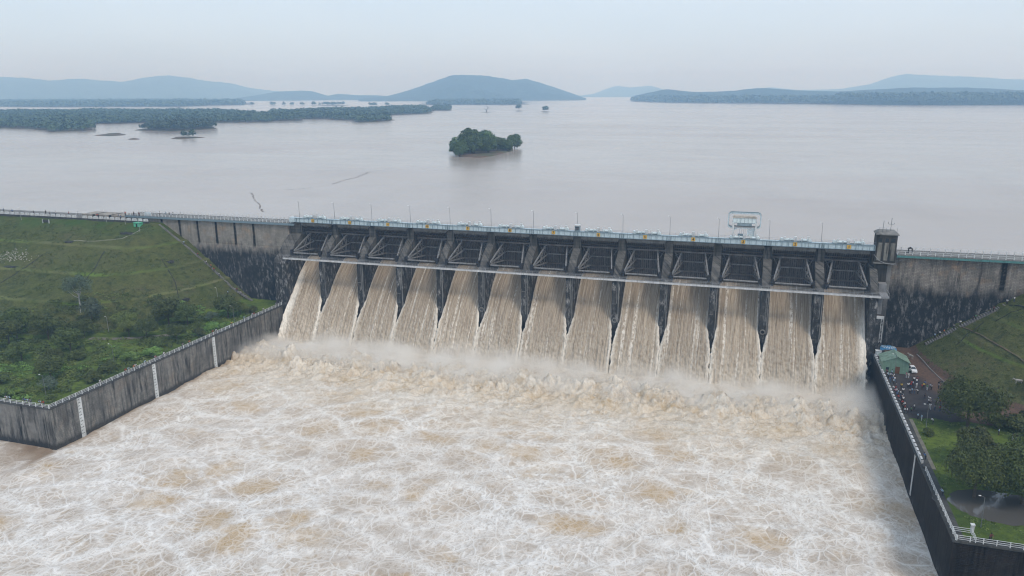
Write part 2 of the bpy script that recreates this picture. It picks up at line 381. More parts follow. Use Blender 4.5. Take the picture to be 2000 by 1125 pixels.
def m_shore():
    n = NM('shore_soil', .95, .1); p = n.pos(); a = n.noise(p, .05, 5, .65); f = n.noise(p, .5, 4, .7)
    n.col(n.mix(n.rng(f, .4, .7), n.mix(n.rng(a, .4, .6), (.15,.095,.065), (.09,.10,.05)), (.055,.05,.035))); return n.m
M['shore'] = m_shore()

# ------------------------------------------------------------------ water
def m_reservoir():
    n = NM('reservoir_water', .16, .5); p = n.pos(); a = n.noise(n.map(p, (1, .45, 1)), .0035, 5, .6)
    b = n.noise(n.map(p, (1, .5, 1)), .02, 4, .6)
    c = n.mix(n.rng(a, .38, .62), (.335, .275, .23), (.375, .315, .268)); c = n.mix(n.rng(b, .5, .7, 0, .4), c, (.27, .215, .18))
    n.col(c); n.put(n.b.inputs['Roughness'], n.rng(n.noise(n.map(p, (.25, 1., 1)), .006, 4, .6), .35, .65, .13, .25))
    h = n.math('ADD', n.noise(n.map(p, (1, 1.6, 1)), .55, 4, .65), n.math('MULTIPLY', n.noise(p, .05, 3), 1.5)); n.bump(h, .35, .25); return n.m
M['reservoir'] = m_reservoir()
def m_foam():
    n = NM('churned_water', .55, .25); p = n.pos(); x, y, z = n.sep(p)[:3]
    p2 = n.comb(x, y, 0.)
    w1 = n.vmath('SCALE', n.vmath('SUBTRACT', n.noise(p2, .028, 3, .5, col=True), (.5, .5, .5)), 9.)
    w2 = n.vmath('SCALE', n.vmath('SUBTRACT', n.noise(p2, .13, 3, .5, col=True), (.5, .5, .5)), 1.9)
    w3 = n.vmath('SCALE', n.vmath('SUBTRACT', n.noise(p2, .7, 2, .5, col=True), (.5, .5, .5)), .45)
    q = n.vmath('ADD', n.vmath('ADD', p2, w1), n.vmath('ADD', w2, w3))
    q = n.map(q, (1, 1, 0)); q2 = n.map(q, (1.25, .8, 0), (31, 7, 0), (0, 0, .5))
    # foam amount varies over tens of metres
    am = n.noise(n.vmath('ADD', p2, n.vmath('SCALE', w1, .6)), .03, 4, .6)
    amt = n.rng(am, .32, .62)
    def fil(v, sc, w):                          # thin bright threads along cell borders
        d = n.vor(v, sc); return n.rng(d, 0., w, 1, 0)
    th = n.rng(n.noise(p2, .12, 3), .3, .7, .4, 1.2)
    w4 = n.vmath('SCALE', n.vmath('SUBTRACT', n.noise(p2, .33, 3, .6, col=True), (.5, .5, .5)), .85)
    qa = n.vmath('ADD', q, w4); qb = n.vmath('ADD', q2, w4)
    # broad upwellings: brown centres, white foam pushed out to their rims
    qc = n.vmath('ADD', p2, n.vmath('ADD', w1, n.vmath('SCALE', w2, 1.6)))
    qc = n.map(qc, (1, 1.25, 0), (3, 11, 0), (0, 0, .35))
    rimd = n.vor(qc, .050); cen = n.vor(qc, .050, 'F1'); cr = n.sep(n.vor(qc, .050, 'F1', 'Color'))[0]
    rimd2 = n.vor(qc, .115)
    nb = n.noise(q, .35, 5, .7)
    rim = n.rng(n.math('ADD', rimd, n.math('MULTIPLY', n.math('SUBTRACT', nb, .5), .42)), .0, .17, 1, 0)
    rim2 = n.math('MULTIPLY', n.rng(n.math('ADD', rimd2, n.math('MULTIPLY', n.math('SUBTRACT', nb, .5), .5)), .0, .18, 1, 0), n.rng(am, .45, .6))
    rim = n.math('MAXIMUM', rim, rim2)
    a = n.math('MULTIPLY', fil(qa, .115, .045), .95)
    b = n.math('MULTIPLY', fil(qb, .24, .085), n.rng(n.noise(p2, .07, 3), .38, .58, .35, 1.))
    cc = n.math('MULTIPLY', fil(qa, .46, .13), n.rng(n.noise(q, .10, 3), .36, .56, .3, .95))
    dd = n.math('MULTIPLY', fil(qb, .95, .19), n.rng(n.noise(q, .16, 3), .40, .60, .05, .6))
    lace = n.math('MAXIMUM', n.math('MAXIMUM', a, b), n.math('MAXIMUM', cc, dd))
    lace = n.math('MULTIPLY', lace, n.math('ADD', .78, n.math('MULTIPLY', rim, .4)))
    stream = n.math('MULTIPLY', rim, n.rng(n.noise(qb, .8, 5, .75), .36, .54, .2, 1.))
    lace = n.math('MAXIMUM', lace, stream)
    grain = n.noise(q, 2.6, 4, .7)
    base = n.mix(n.rng(n.noise(q, .10, 4), .35, .65), (.43, .345, .265), (.565, .475, .385))
    base = n.mix(n.rng(grain, .40, .72, 0, .45), base, (.65, .56, .47))
    bo = n.math('ADD', n.math('SUBTRACT', .62, cen), n.math('MULTIPLY', n.math('SUBTRACT', n.noise(n.vmath('ADD', p2, w2), .12, 5, .65), .5), 1.5))
    boil = n.math('MULTIPLY', n.rng(bo, .18, .48), n.rng(cr, .10, .40, .15, 1.))
    base = n.mix(n.math('MULTIPLY', boil, .95), base, n.mix(n.rng(grain, .35, .65), (.40, .265, .14), (.60, .44, .25)))
    lace = n.math('MULTIPLY', lace, n.math('SUBTRACT', 1., n.math('MULTIPLY', boil, .45)))
    yt = n.rng(n.math('ADD', y, n.math('MULTIPLY', n.math('SUBTRACT', n.noise(p2, .035, 4), .5), 70.)), -135., -75.)
    base = n.mix(n.math('MULTIPLY', yt, .34), base, (.60, .45, .30))
    lace = n.math('MULTIPLY', lace, n.math('SUBTRACT', 1., n.math('MULTIPLY', n.rng(n.noise(p2, .022, 3, .5), .42, .60), .18)))
    col = n.mix(n.math('MULTIPLY', lace, .98, True), base, n.mix(yt, (.96, .92, .865), (.95, .90, .82)))
    # rough creamy water below the sheets
    yn = n.math('ADD', y, n.math('MULTIPLY', n.math('SUBTRACT', n.noise(p2, .05, 4), .5), 34.))
    near = n.rng(yn, -84., -50.)
    rgh = n.noise(n.vmath('ADD', p, w3), .30, 6, .72)
    crm = n.mix(n.rng(rgh, .38, .60), (.46, .33, .19), (.76, .65, .50)); crm = n.mix(n.rng(grain, .45, .66, 0, .8), crm, (.87, .82, .73))
    crm = n.mix(n.rng(n.noise(p2, .045, 3), .5, .66, 0, .55), crm, (.66, .50, .31))
    crm = n.mix(n.math('MULTIPLY', n.rng(z, 1.6, 4.5), .55), crm, (.90, .84, .74))
    oc = n.math('MULTIPLY', n.rng(n.noise(n.vmath('ADD', p, w2), .13, 4, .6), .52, .62), n.rng(rgh, .62, .42)); crm = n.mix(n.math('MULTIPLY', oc, .8), crm, (.50, .34, .15))
    crm = n.mix(n.math('MULTIPLY', lace, .35), crm, (.92, .87, .79))
    col = n.mix(n.math('MULTIPLY', near, .92), col, crm)
    # calm brown backwater behind the left wall
    e = n.math('ADD', n.math('MULTIPLY', n.math('ADD', x, 226.), .62), n.math('ADD', y, n.math('MULTIPLY', n.math('SUBTRACT', n.noise(p2, .06, 4), .5), 13.)))
    cb = n.math('MULTIPLY', n.rng(e, -155., -139.), n.rng(x, -226.5, -224.0, 1, 0))
    cb = n.math('MULTIPLY', cb, n.rng(n.noise(q, .12, 3), .62, .54, .35, 1))
    br = n.mix(n.rng(n.noise(q, .18, 4), .4, .65), (.27, .185, .115), (.36, .26, .175))
    col = n.mix(n.math('MULTIPLY', cb, .95), col, br)
    n.col(col)
    h = n.math('ADD', n.math('MULTIPLY', lace, .55), n.math('ADD', grain, n.math('MULTIPLY', rgh, n.rng(near, 0, 1, .8, 3.5))))
    n.bump(h, 1.0, .42); return n.m
M['foam'] = m_foam()
def m_sheet():
    n = NM('falling_water', .45, .3); oi = n.n('ShaderNodeObjectInfo'); uv = n.uv(); u, v = n.sep(uv)[:2]
    at = n.n('ShaderNodeAttribute', attribute_name='edge').outputs['Fac']; fa = n.n('ShaderNodeAttribute', attribute_name='fall').outputs['Fac']
    off = n.math('MULTIPLY', oi.outputs['Random'], 90.)
    w = n.math('MULTIPLY', n.math('SUBTRACT', n.noise(n.comb(n.math('MULTIPLY', u, .3), n.math('MULTIPLY', v, .12), off), 1., 3), .5), .9)
    uu = n.math('ADD', u, w)
    s1 = n.noise(n.comb(n.math('MULTIPLY', uu, 3.2), n.math('MULTIPLY', v, .075), off), 1., 4, .7)
    s2 = n.noise(n.comb(n.math('MULTIPLY', uu, .8), n.math('MULTIPLY', v, .05), off), 1., 3, .6)
    s3 = n.noise(n.comb(n.math('MULTIPLY', uu, 1.6), n.math('MULTIPLY', v, .75), off), 1., 5, .75)
    c = n.mix(n.rng(s1, .40, .58), (.235, .180, .122), (.455, .375, .28))
    c = n.mix(n.rng(s2, .35, .68, 0, .4), c, (.32, .25, .18))
    lum = n.math('ADD', n.math('MULTIPLY', fa, .20), n.math('SUBTRACT', n.math('MULTIPLY', s3, .55), .0))
    c = n.mix(n.math('MULTIPLY', n.rng(lum, .36, .60), n.rng(fa, .05, .9, .25, .85)), c, (.63, .565, .47))
    s4 = n.noise(n.comb(n.math('MULTIPLY', uu, 1.15), n.math('MULTIPLY', v, .02), off), 1., 2, .5)
    line = n.math('MULTIPLY', n.rng(s4, .60, .66), n.rng(s3, .40, .55)); c = n.mix(n.math('MULTIPLY', line, .75), c, (.80, .745, .66))
    ed = n.math('ADD', at, n.math('MULTIPLY', n.math('SUBTRACT', s3, .5), .55))
    c = n.mix(n.rng(ed, .42, .92, 0, .9), c, (.80, .745, .655))
    lowf = n.math('ADD', fa, n.math('MULTIPLY', n.math('SUBTRACT', n.noise(n.comb(n.math('MULTIPLY', uu, .5), n.math('MULTIPLY', v, .22), off), 1., 5, .75), .5), 1.1)); c = n.mix(n.rng(lowf, .72, 1.15, 0, .5), c, (.66, .60, .50))
    vv = n.n('ShaderNodeHueSaturation'); n.l(c, vv.inputs['Color']); n.put(vv.inputs['Value'], n.rng(oi.outputs['Random'], 0, 1, .88, 1.1)); c = vv.outputs[0]
    n.col(c)
    n.bump(n.math('ADD', n.math('MULTIPLY', s1, .8), n.math('ADD', s3, n.math('MULTIPLY', ed, .5))), .8, .35); return n.m
M['sheet'] = m_sheet()
def m_volume(name, col, dens, het=None, aniso=0.15):
    m = bpy.data.materials.new(name); m.use_nodes = True; t = m.node_tree; t.nodes.clear()
    o = t.nodes.new('ShaderNodeOutputMaterial'); v = t.nodes.new('ShaderNodeVolumePrincipled')
    v.inputs['Color'].default_value = (*col, 1); v.inputs['Density'].default_value = dens; v.inputs['Anisotropy'].default_value = aniso
    t.links.new(v.outputs[0], o.inputs['Volume']); return m, t, v

# reservoir: one sheet from the dam to the horizon
mb = MB(); mb.add([(-16000, 3, 44), (12000, 3, 44), (12000, 15500, 44), (-16000, 15500, 44)], [(0, 1, 2, 3)])
tag(link('reservoir', mb.mesh('reservoir', M['reservoir'])), None, None, None, 'structure')
# churned river below the dam
xs = np.arange(-420, 13.01, .62); ys = np.concatenate([np.arange(-330, -150, .8), np.arange(-150, -11.9, .55)])
X, Y = np.meshgrid(xs, ys)
plunge = np.exp(-((Y+43+5*fbm(X*.05, Y*0+3, 3, 5))/11.0)**2)
roll = np.clip((Y+95)/60, 0, 1)*np.clip((-16-Y)/14, 0, 1)
b1 = fbm(X*.10, Y*.13, 5, 21, .55, 1); b2 = fbm(X*.32, Y*.36, 4, 31, .55, 1)
Z = fbm(X*.045, Y*.045, 4, 3)*.9 + fbm(X*.22, Y*.22, 3, 9)*.35
b3 = fbm(X*.9, Y*.9, 3, 41, .6, 1)
Z += plunge*(1.2 + 4.6*np.clip(b1, 0, 2) + 1.5*np.clip(b2, -.3, 2) + .4*b3) + roll*(1.0*b1 + 1.1*b2 + .35*b3)
Z += roll*1.5*np.clip(fbm(X*.06, Y*.06, 3, 77), 0, 1)
calm = (X < -229) & (Y > -150); Z = np.where(calm, Z*.25, Z)
edge = np.clip((X+226)/2, 0, 1)*np.clip((10.2-X)/2, 0, 1); 
keep = np.ones((len(ys)-1, len(xs)-1), bool); keep[(Y[:-1,:-1] > -133) & (X[:-1,:-1] < -330)] = False
keep[(Y[:-1,:-1] > -133) & (X[:-1,:-1] > 12.5)] = False
tag(link('river', grid('river', X, Y, Z, M['foam'], True, keep)), None, None, None, 'structure')
mb = MB(); mb.box(-1200, 600, -900, 2.9, -6, -5.6); 
tag(link('ground', mb.mesh('ground', M['shore'])), None, None, None, 'structure')
# water further downstream, outside the churned area
mb = MB(); mb.add([(-1200,-900,-.6),(600,-900,-.6),(600,-329,-.6),(-1200,-329,-.6)], [(0,1,2,3)]); mb.add([(-1200,-329,-.6),(-418,-329,-.6),(-418,-133,-.6),(-1200,-133,-.6)], [(0,1,2,3)])
tag(link('water', mb.mesh('water', M['foam'])), None, None, None, 'structure')

# ------------------------------------------------------------------ air
mh, t_, v_ = m_volume('haze_air', (.41, .68, 1.0), .000205)
v_.inputs['Absorption Color'].default_value = (1, 1, 1, 1)
mb = MB(); mb.box(-15950, 11950, -850, 15450, -8, 420)
tag(link('haze', mb.mesh('haze', mh)), None, None, None, 'stuff')

# mist hanging where the sheets strike the pool
mm, t, v = m_volume('mist_air', (.998, .975, .93), 1.0, aniso=0.0)
tcn = t.nodes.new('ShaderNodeNewGeometry'); se = t.nodes.new('ShaderNodeSeparateXYZ'); t.links.new(tcn.outputs['Position'], se.inputs[0])
def tm(op, a, b, c=None, cl=False):
    k = t.nodes.new('ShaderNodeMath'); k.operation = op; k.use_clamp = cl
    for i, q in enumerate((a, b, c)):
        if q is None: continue
        if isinstance(q, bpy.types.NodeSocket): t.links.new(q, k.inputs[i])
        else: k.inputs[i].default_value = q
    return k.outputs[0]
no = t.nodes.new('ShaderNodeTexNoise'); t.links.new(tcn.outputs['Position'], no.inputs['Vector']); no.inputs['Scale'].default_value = .11; no.inputs['Detail'].default_value = 4; no.inputs['Roughness'].default_value = .6
nl = t.nodes.new('ShaderNodeTexNoise'); t.links.new(tcn.outputs['Position'], nl.inputs['Vector']); nl.inputs['Scale'].default_value = .035; nl.inputs['Detail'].default_value = 2
yy = tm('DIVIDE', tm('ADD', se.outputs[1], 34.), 16.); fy = tm('SUBTRACT', 1., tm('MULTIPLY', yy, yy), None, True)
hh = tm('ADD', .2, tm('MULTIPLY', nl.outputs['Fac'], 12.0))
fz = tm('SUBTRACT', 1., tm('DIVIDE', se.outputs[2], hh), None, True)
ex = tm('ADD', tm('MULTIPLY', tm('SUBTRACT', -190., se.outputs[0], None), .03, None, True), tm('MULTIPLY', tm('ADD', se.outputs[0], 25.), .015, None, True))
cor = tm('MULTIPLY', tm('SUBTRACT', no.outputs['Fac'], tm('SUBTRACT', .34, tm('MULTIPLY', ex, .03))), 3.2, None, True)
den = tm('MULTIPLY', tm('MULTIPLY', fy, fz), tm('MULTIPLY', cor, .52))
t.links.new(den, v.inputs['Density'])
mb = MB(); mb.box(-226.2, 9.9, -50, -17.5, .2, 12.5)
MIST = tag(link('mist', mb.mesh('mist', mm)), None, None, None, 'stuff')

# ------------------------------------------------------------------ the banks
def hL(x, y):
    d = np.hypot(.60*np.maximum(x+298, 0), .395*np.maximum(-y-3.5, 0))
    h = 44.0-d
    for hb in (36.4, 28.7, 21.3):              # narrow berms
        h = h + .5*np.exp(-((h-hb+.5)/.5)**2)
    return np.maximum(h, 13.0)
def hR(x, y):
    d = np.hypot(.68*np.maximum(72-x, 0), .52*np.maximum(-y-1, 0))
    h = 46.0-d
    for hb in (31.2, 22.8):
        h = h + .7*np.exp(-((h-hb+.6)/.7)**2)
    return np.maximum(h, 12.9)
def sculpt(h, X, Y, base, a=.25):
    t = np.clip((h-base)/3, 0, 1)
    return h + t*(fbm(X*.25, Y*.25, 4, 51)*a + fbm(X*.05, Y*.05, 3, 61)*.5) + (1-t)*fbm(X*.12, Y*.12, 4, 71)*.22
xs = np.concatenate([np.arange(-760, -420, 6.), np.arange(-420, -228.8, .8)]); ys = np.arange(-129.5, 3.01, .8)
X, Y = np.meshgrid(xs, ys); H = sculpt(hL(X, Y), X, Y, 13.)
nearw = np.clip((X+236)/5, 0, 1)*(Y < -8); H = H*(1-nearw)+12.75*nearw
nears = np.clip((-121-Y)/6, 0, 1)*(X > -330); H = H*(1-nears)+12.75*nears
tag(link('left_bank', grid('left_bank', X, Y, H, M['grass'])), None, None, None, 'structure')
xs = np.concatenate([np.arange(12.0, 90, .55), np.arange(90, 420, 5.)]); ys = np.arange(-129.4, 1.3, .55)
X, Y = np.meshgrid(xs, ys); H = sculpt(hR(X, Y), X, Y, 12.9)
flat = (np.clip((32-X)/6, 0, 1))*np.clip((Y+72)/6, 0, 1)*(hR(X, Y) < 13); H = H*(1-flat)+12.85*flat
# hollow that holds rain water under the trees
def pond(x, y): return np.clip(1-np.hypot((x-23.5)/12.5, (y+113.5)/8.5), 0, 1)
H = H - 1.0*np.minimum(pond(X, Y)*2.2, 1)*(1+.6*fbm(X*.3, Y*.3, 3, 19)) - .25*(np.hypot((X-23.5)/14, (Y+113.5)/10) < 1)*np.clip(fbm(X*.25, Y*.25, 3, 23)+.2, 0, 1)
LB = bpy.data.objects['left_bank'].data; LB.materials.append(M['meadow']); cs = np.zeros(len(LB.polygons)*3, np.float32); LB.polygons.foreach_get('center', cs); cs = cs.reshape(-1, 3)
LB.polygons.foreach_set('material_index', (cs[:,2] < 13.9).astype(np.int32))
ob = link('right_bank', grid('right_bank', X, Y, H, M['grass'])); tag(ob, None, None, None, 'structure')
ob.data.materials.append(M['meadow']); ob.data.materials.append(M['asphalt'])
me = ob.data; nP = len(me.polygons); cs = np.zeros(nP*3, np.float32); me.polygons.foreach_get('center', cs); cs = cs.reshape(-1, 3)
lim = fbm(cs[:,0]*.12, cs[:,1]*.12, 3, 91)*2.5
mi = np.where((cs[:,2] > 14.2), 0, np.where(cs[:,1] > -66+lim, 2, 1)).astype(np.int32); me.polygons.foreach_set('material_index', mi)
# rain pond
mpd = NM('pond_water', .06, .5); mpd.col((.09,.085,.078)); mpd.bump(mpd.noise(mpd.pos(), 2.5, 3), .08, .05)
mb = MB(); pts = [(23.5+14*math.cos(a*.2618), -113.5+10*math.sin(a*.2618), 12.60) for a in range(24)]
mb.add(pts, [tuple(range(24))]); tag(link('pond', mb.mesh('pond', mpd.m)), None, None, None, 'structure')
# rubble shore below the right end wall
xs = np.arange(11, 120, .8); ys = np.arange(-175, -131.4, .8); X, Y = np.meshgrid(xs, ys)
H = np.clip((Y+141)*.35 + (X-20)*.1+1.2, -2.5, 4.) + fbm(X*.35, Y*.35, 5, 13)*.9
tag(link('rocky_shore', grid('rocky_shore', X, Y, H, M['shore'])), None, None, None, 'structure')
xs = np.arange(-420, -262, 1.2); ys = np.arange(-150, -131.4, 1.); X, Y = np.meshgrid(xs, ys)
H = np.clip((Y+139)*.3-(X+266)*.06-1, -2.5, 5)+fbm(X*.3, Y*.3, 4, 14)*.6
tag(link('left_shore', grid('left_shore', X, Y, H, M['meadow'])), None, None, None, 'structure')

# ------------------------------------------------------------------ far land and hills
POLY = {'P1': [(-1428.0, 782.0), (-1308.0, 805.0), (-1209.0, 764.0), (-1130.0, 707.0), (-1107.0, 765.0), (-1246.0, 906.0), (-1353.0, 986.0), (-1292.0, 1024.0), (-1263.0, 1086.0), (-1273.0, 1144.0), (-1125.0, 1109.0), (-1031.0, 1154.0), (-1038.0, 1183.0), (-1341.0, 1606.0), (-1724.0, 1909.0), (-2027.0, 1949.0), (-2333.0, 1920.0), (-2500.0, 1762.0), (-2589.0, 1686.0)],
 'P2': [(-1032.0, 780.0), (-924.0, 749.0), (-930.0, 857.0), (-949.0, 894.0), (-1045.0, 990.0), (-1144.0, 1023.0), (-1110.0, 954.0), (-1082.0, 869.0)],
 'P3': [(-1071.0, 1209.0), (-1011.0, 1251.0), (-1064.0, 1346.0), (-1002.0, 1356.0), (-888.0, 1270.0), (-816.0, 1161.0), (-792.0, 1254.0), (-816.0, 1314.0), (-931.0, 1482.0), (-1018.0, 1511.0), (-1001.0, 1649.0), (-965.0, 1864.0), (-1062.0, 2108.0), (-1292.0, 2597.0), (-1379.0, 2593.0), (-1350.0, 2157.0), (-1456.0, 2003.0), (-1462.0, 1810.0)],
 'P4': [(-1119.0, 2252.0), (-1054.0, 2257.0), (-1150.0, 2507.0), (-1249.0, 2599.0)],
 'P5': [(-796.0, 588.0), (-769.0, 576.0), (-766.0, 626.0), (-802.0, 638.0), (-817.0, 622.0)],
 'P6': [(-968.0, 631.0), (-931.0, 624.0), (-928.0, 654.0), (-987.0, 703.0), (-993.0, 686.0)],
 'P6b': [(-841.0, 560.0), (-826.0, 557.0), (-825.0, 569.0), (-850.0, 582.0)],
 'P7': [(-4302.0, 3020.0), (-3492.0, 2882.0), (-2773.0, 2966.0), (-2860.0, 3351.0), (-2807.0, 3525.0), (-3713.0, 4744.0), (-4911.0, 5206.0), (-6190.0, 5366.0), (-6948.0, 5081.0)],
 'P9': [(-1698.0, 3583.0), (-1192.0, 3568.0), (-1568.0, 4787.0), (-2201.0, 4866.0)],
 'P10': [(-826.0, 4972.0), (-540.0, 4299.0), (-112.0, 3957.0), (321.0, 3596.0), (452.0, 5058.0), (37.0, 6222.0), (-835.0, 6965.0), (-916.0, 5645.0)],
 'P11': [(303.0, 3597.0), (607.0, 3311.0), (1151.0, 3430.0), (1528.0, 4623.0), (428.0, 4786.0)],
 'ISL': [(-302.0, 389.0), (-275.0, 381.0), (-267.0, 423.0), (-270.0, 485.0), (-288.0, 537.0), (-322.0, 556.0), (-342.0, 508.0)]}
DOTS = [(-2572.0, 3266.0, 24.0), (-2493.0, 3346.0, 39.0), (-2421.0, 3346.0, 19.0), (-2377.0, 3345.0, 24.0), (-2312.0, 3344.0, 14.0), (-2248.0, 3344.0, 39.0), (-2133.0, 3342.0, 169.0), (-1819.0, 3188.0, 55.0), (-1745.0, 3188.0, 23.0), (-828.0, 2354.0, 19.0), (-688.0, 2176.0, 36.0)]
HILLS = {'H1': [(-7282, 5044, 262), (-7070, 5320, 278), (-6918, 5506, 275), (-6783, 5662, 266), (-6642, 5818, 243), (-6490, 5979, 264), (-6364, 6106, 250), (-6200, 6264, 230), (-6022, 6427, 281), (-5875, 6555, 297), (-5726, 6679, 272), (-5612, 6771, 241), (-5412, 6925, 220), (-5248, 7044, 167), (-5033, 7192, 134), (-4763, 7365, 95), (-4336, 7613, 64)],
 'H2': [(-3484, 6141, 58), (-3260, 6257, 79), (-3071, 6346, 132), (-2856, 6440, 212), (-2726, 6494, 261), (-2552, 6560, 265), (-2376, 6622, 251), (-2198, 6680, 218), (-2064, 6720, 226), (-1928, 6758, 185), (-1747, 6804, 125), (-1541, 6851, 51)],
 'H3': [(-2271, 9249, 47), (-1966, 9316, 88), (-1844, 9339, 136), (-1693, 9367, 184), (-1540, 9392, 159), (-1297, 9426, 181), (-1114, 9448, 126), (-931, 9467, 77), (-752, 9482, 89), (-513, 9496, 76), (-217, 9506, 39)],
 'H4': [(-371, 8902, 43), (-48, 8908, 114), (57, 8907, 151), (377, 8899, 117), (787, 8871, 125), (1080, 8840, 175), (1266, 8816, 246), (1404, 8795, 274), (1636, 8755, 256), (1992, 8682, 236), (2248, 8620, 213), (2651, 8507, 188), (3031, 8382, 128)],
 'H5': [(-4906, 6304, 65), (-4750, 6416, 93), (-4589, 6527, 126), (-4424, 6634, 135), (-4299, 6712, 130), (-4173, 6787, 84), (-4085, 6838, 104), (-3908, 6935, 88), (-3726, 7030, 86), (-3448, 7164, 54)],
 'H6': [(-916, 5643, 51), (-693, 5672, 76), (-473, 5692, 87), (-220, 5705, 93), (-41, 5708, 81), (236, 5702, 83), (504, 5684, 93), (887, 5637, 81), (1300, 5558, 83), (1827, 5412, 78)]}
SCUM = [[(-324.0, 107.0), (-314.0, 95.0), (-301.0, 78.0), (-291.0, 68.0), (-280.0, 53.0), (-270.0, 41.0)], [(-313.0, 126.0), (-306.0, 134.0), (-303.0, 143.0)], [(-300.0, 161.0), (-305.0, 189.0), (-306.0, 209.0), (-316.0, 246.0)]]

def hillmesh(pts, wd, seed, base=42.):
    P = np.array(pts, float); n = 150; tt = np.linspace(0, len(P)-1, n)
    px = np.interp(tt, range(len(P)), P[:,0]); py = np.interp(tt, range(len(P)), P[:,1]); pz = np.interp(tt, range(len(P)), P[:,2])
    k = np.array([1,2,3,2,1])/9; pz[2:-2] = np.convolve(pz, k, 'valid')
    dx, dy = px-CAM[0], py-CAM[1]; r = np.hypot(dx, dy); dx /= r; dy /= r
    m = 46; w = np.linspace(-1, 1, m)
    prof = (1-np.abs(w)**1.25)
    XX = px[None]+dx[None]*w[:,None]*wd; YY = py[None]+dy[None]*w[:,None]*wd
    rid = fbm(XX*.0016, YY*.0016, 5, seed, .55, 2)
    hz = (pz-base)[None]
    Z = base + hz*(prof[:,None] + rid*.55*np.minimum(1-prof[:,None], .5)*2*(prof[:,None] > 0.02)) + fbm(XX*.010, YY*.010, 4, seed+5, .6)*hz*.055
    Z = np.where(np.abs(w)[:,None] > .99, base-2, Z)
    return grid('hill', XX, YY, Z, M['hill'])
for nm_ in ('H1', 'H3', 'H4'):
    HILLS[nm_] = [(CAM[0]+(a-CAM[0])*1.35, CAM[1]+(b-CAM[1])*1.35, CAM[2]+(c-CAM[2])*1.35) for a, b, c in HILLS[nm_]]
HILLS['H6'] = [(a, b, c+28+22*math.sin(i*1.9)) for i, (a, b, c) in enumerate(HILLS['H6'])]
for k, (nm, wd) in enumerate((('H1', 1500), ('H2', 1150), ('H3', 900), ('H4', 1500), ('H5', 600), ('H6', 420))):
    tag(link('hills', hillmesh(HILLS[nm], wd, 100+k*9)), None, None, None, 'structure')
# low shore behind everything
mb = MB(); mb.box(-15900, 11900, 9900, 15400, 43.5, 46.); tag(link('far_shore', mb.mesh('far_shore', M['hill'])), None, None, None, 'structure')

def inpoly(x, y, P):
    c = np.zeros(x.shape, bool); n = len(P); j = n-1
    for i in range(n):
        xi, yi = P[i]; xj, yj = P[j]
        if yi != yj: c ^= ((yi > y) != (yj > y)) & (x < (xj-xi)*(y-yi)/(yj-yi)+xi)
        j = i
    return c
def island(name, P, top=44.9, mat='shore'):
    P = [Vector(p) for p in P]; c = sum(P, Vector((0, 0)))/len(P)
    R = []
    for i, p in enumerate(P):                  # resample the outline with a little wander
        q = P[(i+1) % len(P)]; k = max(2, int((q-p).length/25))
        for a in range(k):
            s = p.lerp(q, a/k); j = (q-p).length*.05; R.append(s+Vector((rnd.uniform(-j, j), rnd.uniform(-j, j))))
    mb = MB(); n = len(R); out = [(p.x, p.y, 43.7) for p in R]; inn = []
    for p in R:
        d = (c-p); d = d/max(d.length, 1e-3)*min(6, d.length*.35); inn.append((p.x+d.x, p.y+d.y, top))
    mb.add(out+inn, [(i, (i+1) % n, n+(i+1) % n, n+i) for i in range(n)]+[tuple(range(n, 2*n))])
    return tag(link(name, mb.mesh(name, M[mat])), None, None, None, 'structure')
def clumps(C, R, H, nq, size, seed=0, up=.15):
    """leaf quads on the upper shell of many crowns: C (n,3) crown bases, R radii, H heights"""
    g = np.random.default_rng(seed); n = len(C); N = n*nq
    th = g.random(N)*2*np.pi; cz = g.random(N)**.8*1.25-.25; cz = np.clip(cz, -.25, 1); sr = np.sqrt(1-np.minimum(cz, 1)**2)
    rr = .72+.38*g.random(N); I = np.repeat(np.arange(n), nq)
    P = np.stack([C[I,0]+R[I]*sr*np.cos(th)*rr, C[I,1]+R[I]*sr*np.sin(th)*rr, C[I,2]+H[I]*(.45+.55*cz*rr)], -1)
    return leafquads(P, np.repeat(size*R/np.mean(R), nq)*(.6+.8*g.random(N)), g, np.stack([sr*np.cos(th), sr*np.sin(th), cz+.3], -1))
def leafquads(P, S, g, nrm=None, jit=.7):
    N = len(P); a = g.normal(size=(N, 3)); a /= np.linalg.norm(a, axis=1)[:,None]
    if nrm is not None:
        a = nrm/np.linalg.norm(nrm, axis=1)[:,None]+a*jit; a /= np.linalg.norm(a, axis=1)[:,None]
    b = g.normal(size=(N, 3)); u = np.cross(a, b); u /= np.linalg.norm(u, axis=1)[:,None]; w = np.cross(a, u)
    s = S[:,None]*.5; k = (.55+.5*g.random(N))[:,None]
    V = np.stack([P+u*s, P+w*s*k, P-u*s, P-w*s*k], 1).reshape(-1, 3)
    return V, np.arange(N*4).reshape(-1, 4)
def forest(name, P, spacing, r, h, nq, size, seed, base=45., z=None, mat='forest'):
    A = np.array(P); x0, y0 = A.min(0); x1, y1 = A.max(0); g = np.random.default_rng(seed)
    X, Y = np.meshgrid(np.arange(x0, x1, spacing), np.arange(y0, y1, spacing)); X = X.ravel()+g.uniform(-.5, .5, X.size)*spacing; Y = Y.ravel()+g.uniform(-.5, .5, Y.size)*spacing
    k = inpoly(X, Y, [tuple(q) for q in A]); X, Y = X[k], Y[k]
    hm = (.7+.5*(fbm(X*.01, Y*.01, 3, seed)+.5))*g.uniform(.75, 1.25, len(X))
    C = np.stack([X, Y, np.full(len(X), base)], -1); V, F = clumps(C, r*g.uniform(.8, 1.3, len(X)), h*hm, nq, size, seed)
    print(name, len(X), 'crowns', len(F), 'quads')
    return tag(link(name, npmesh(name, V, F, M[mat])), None, None, None, 'stuff')
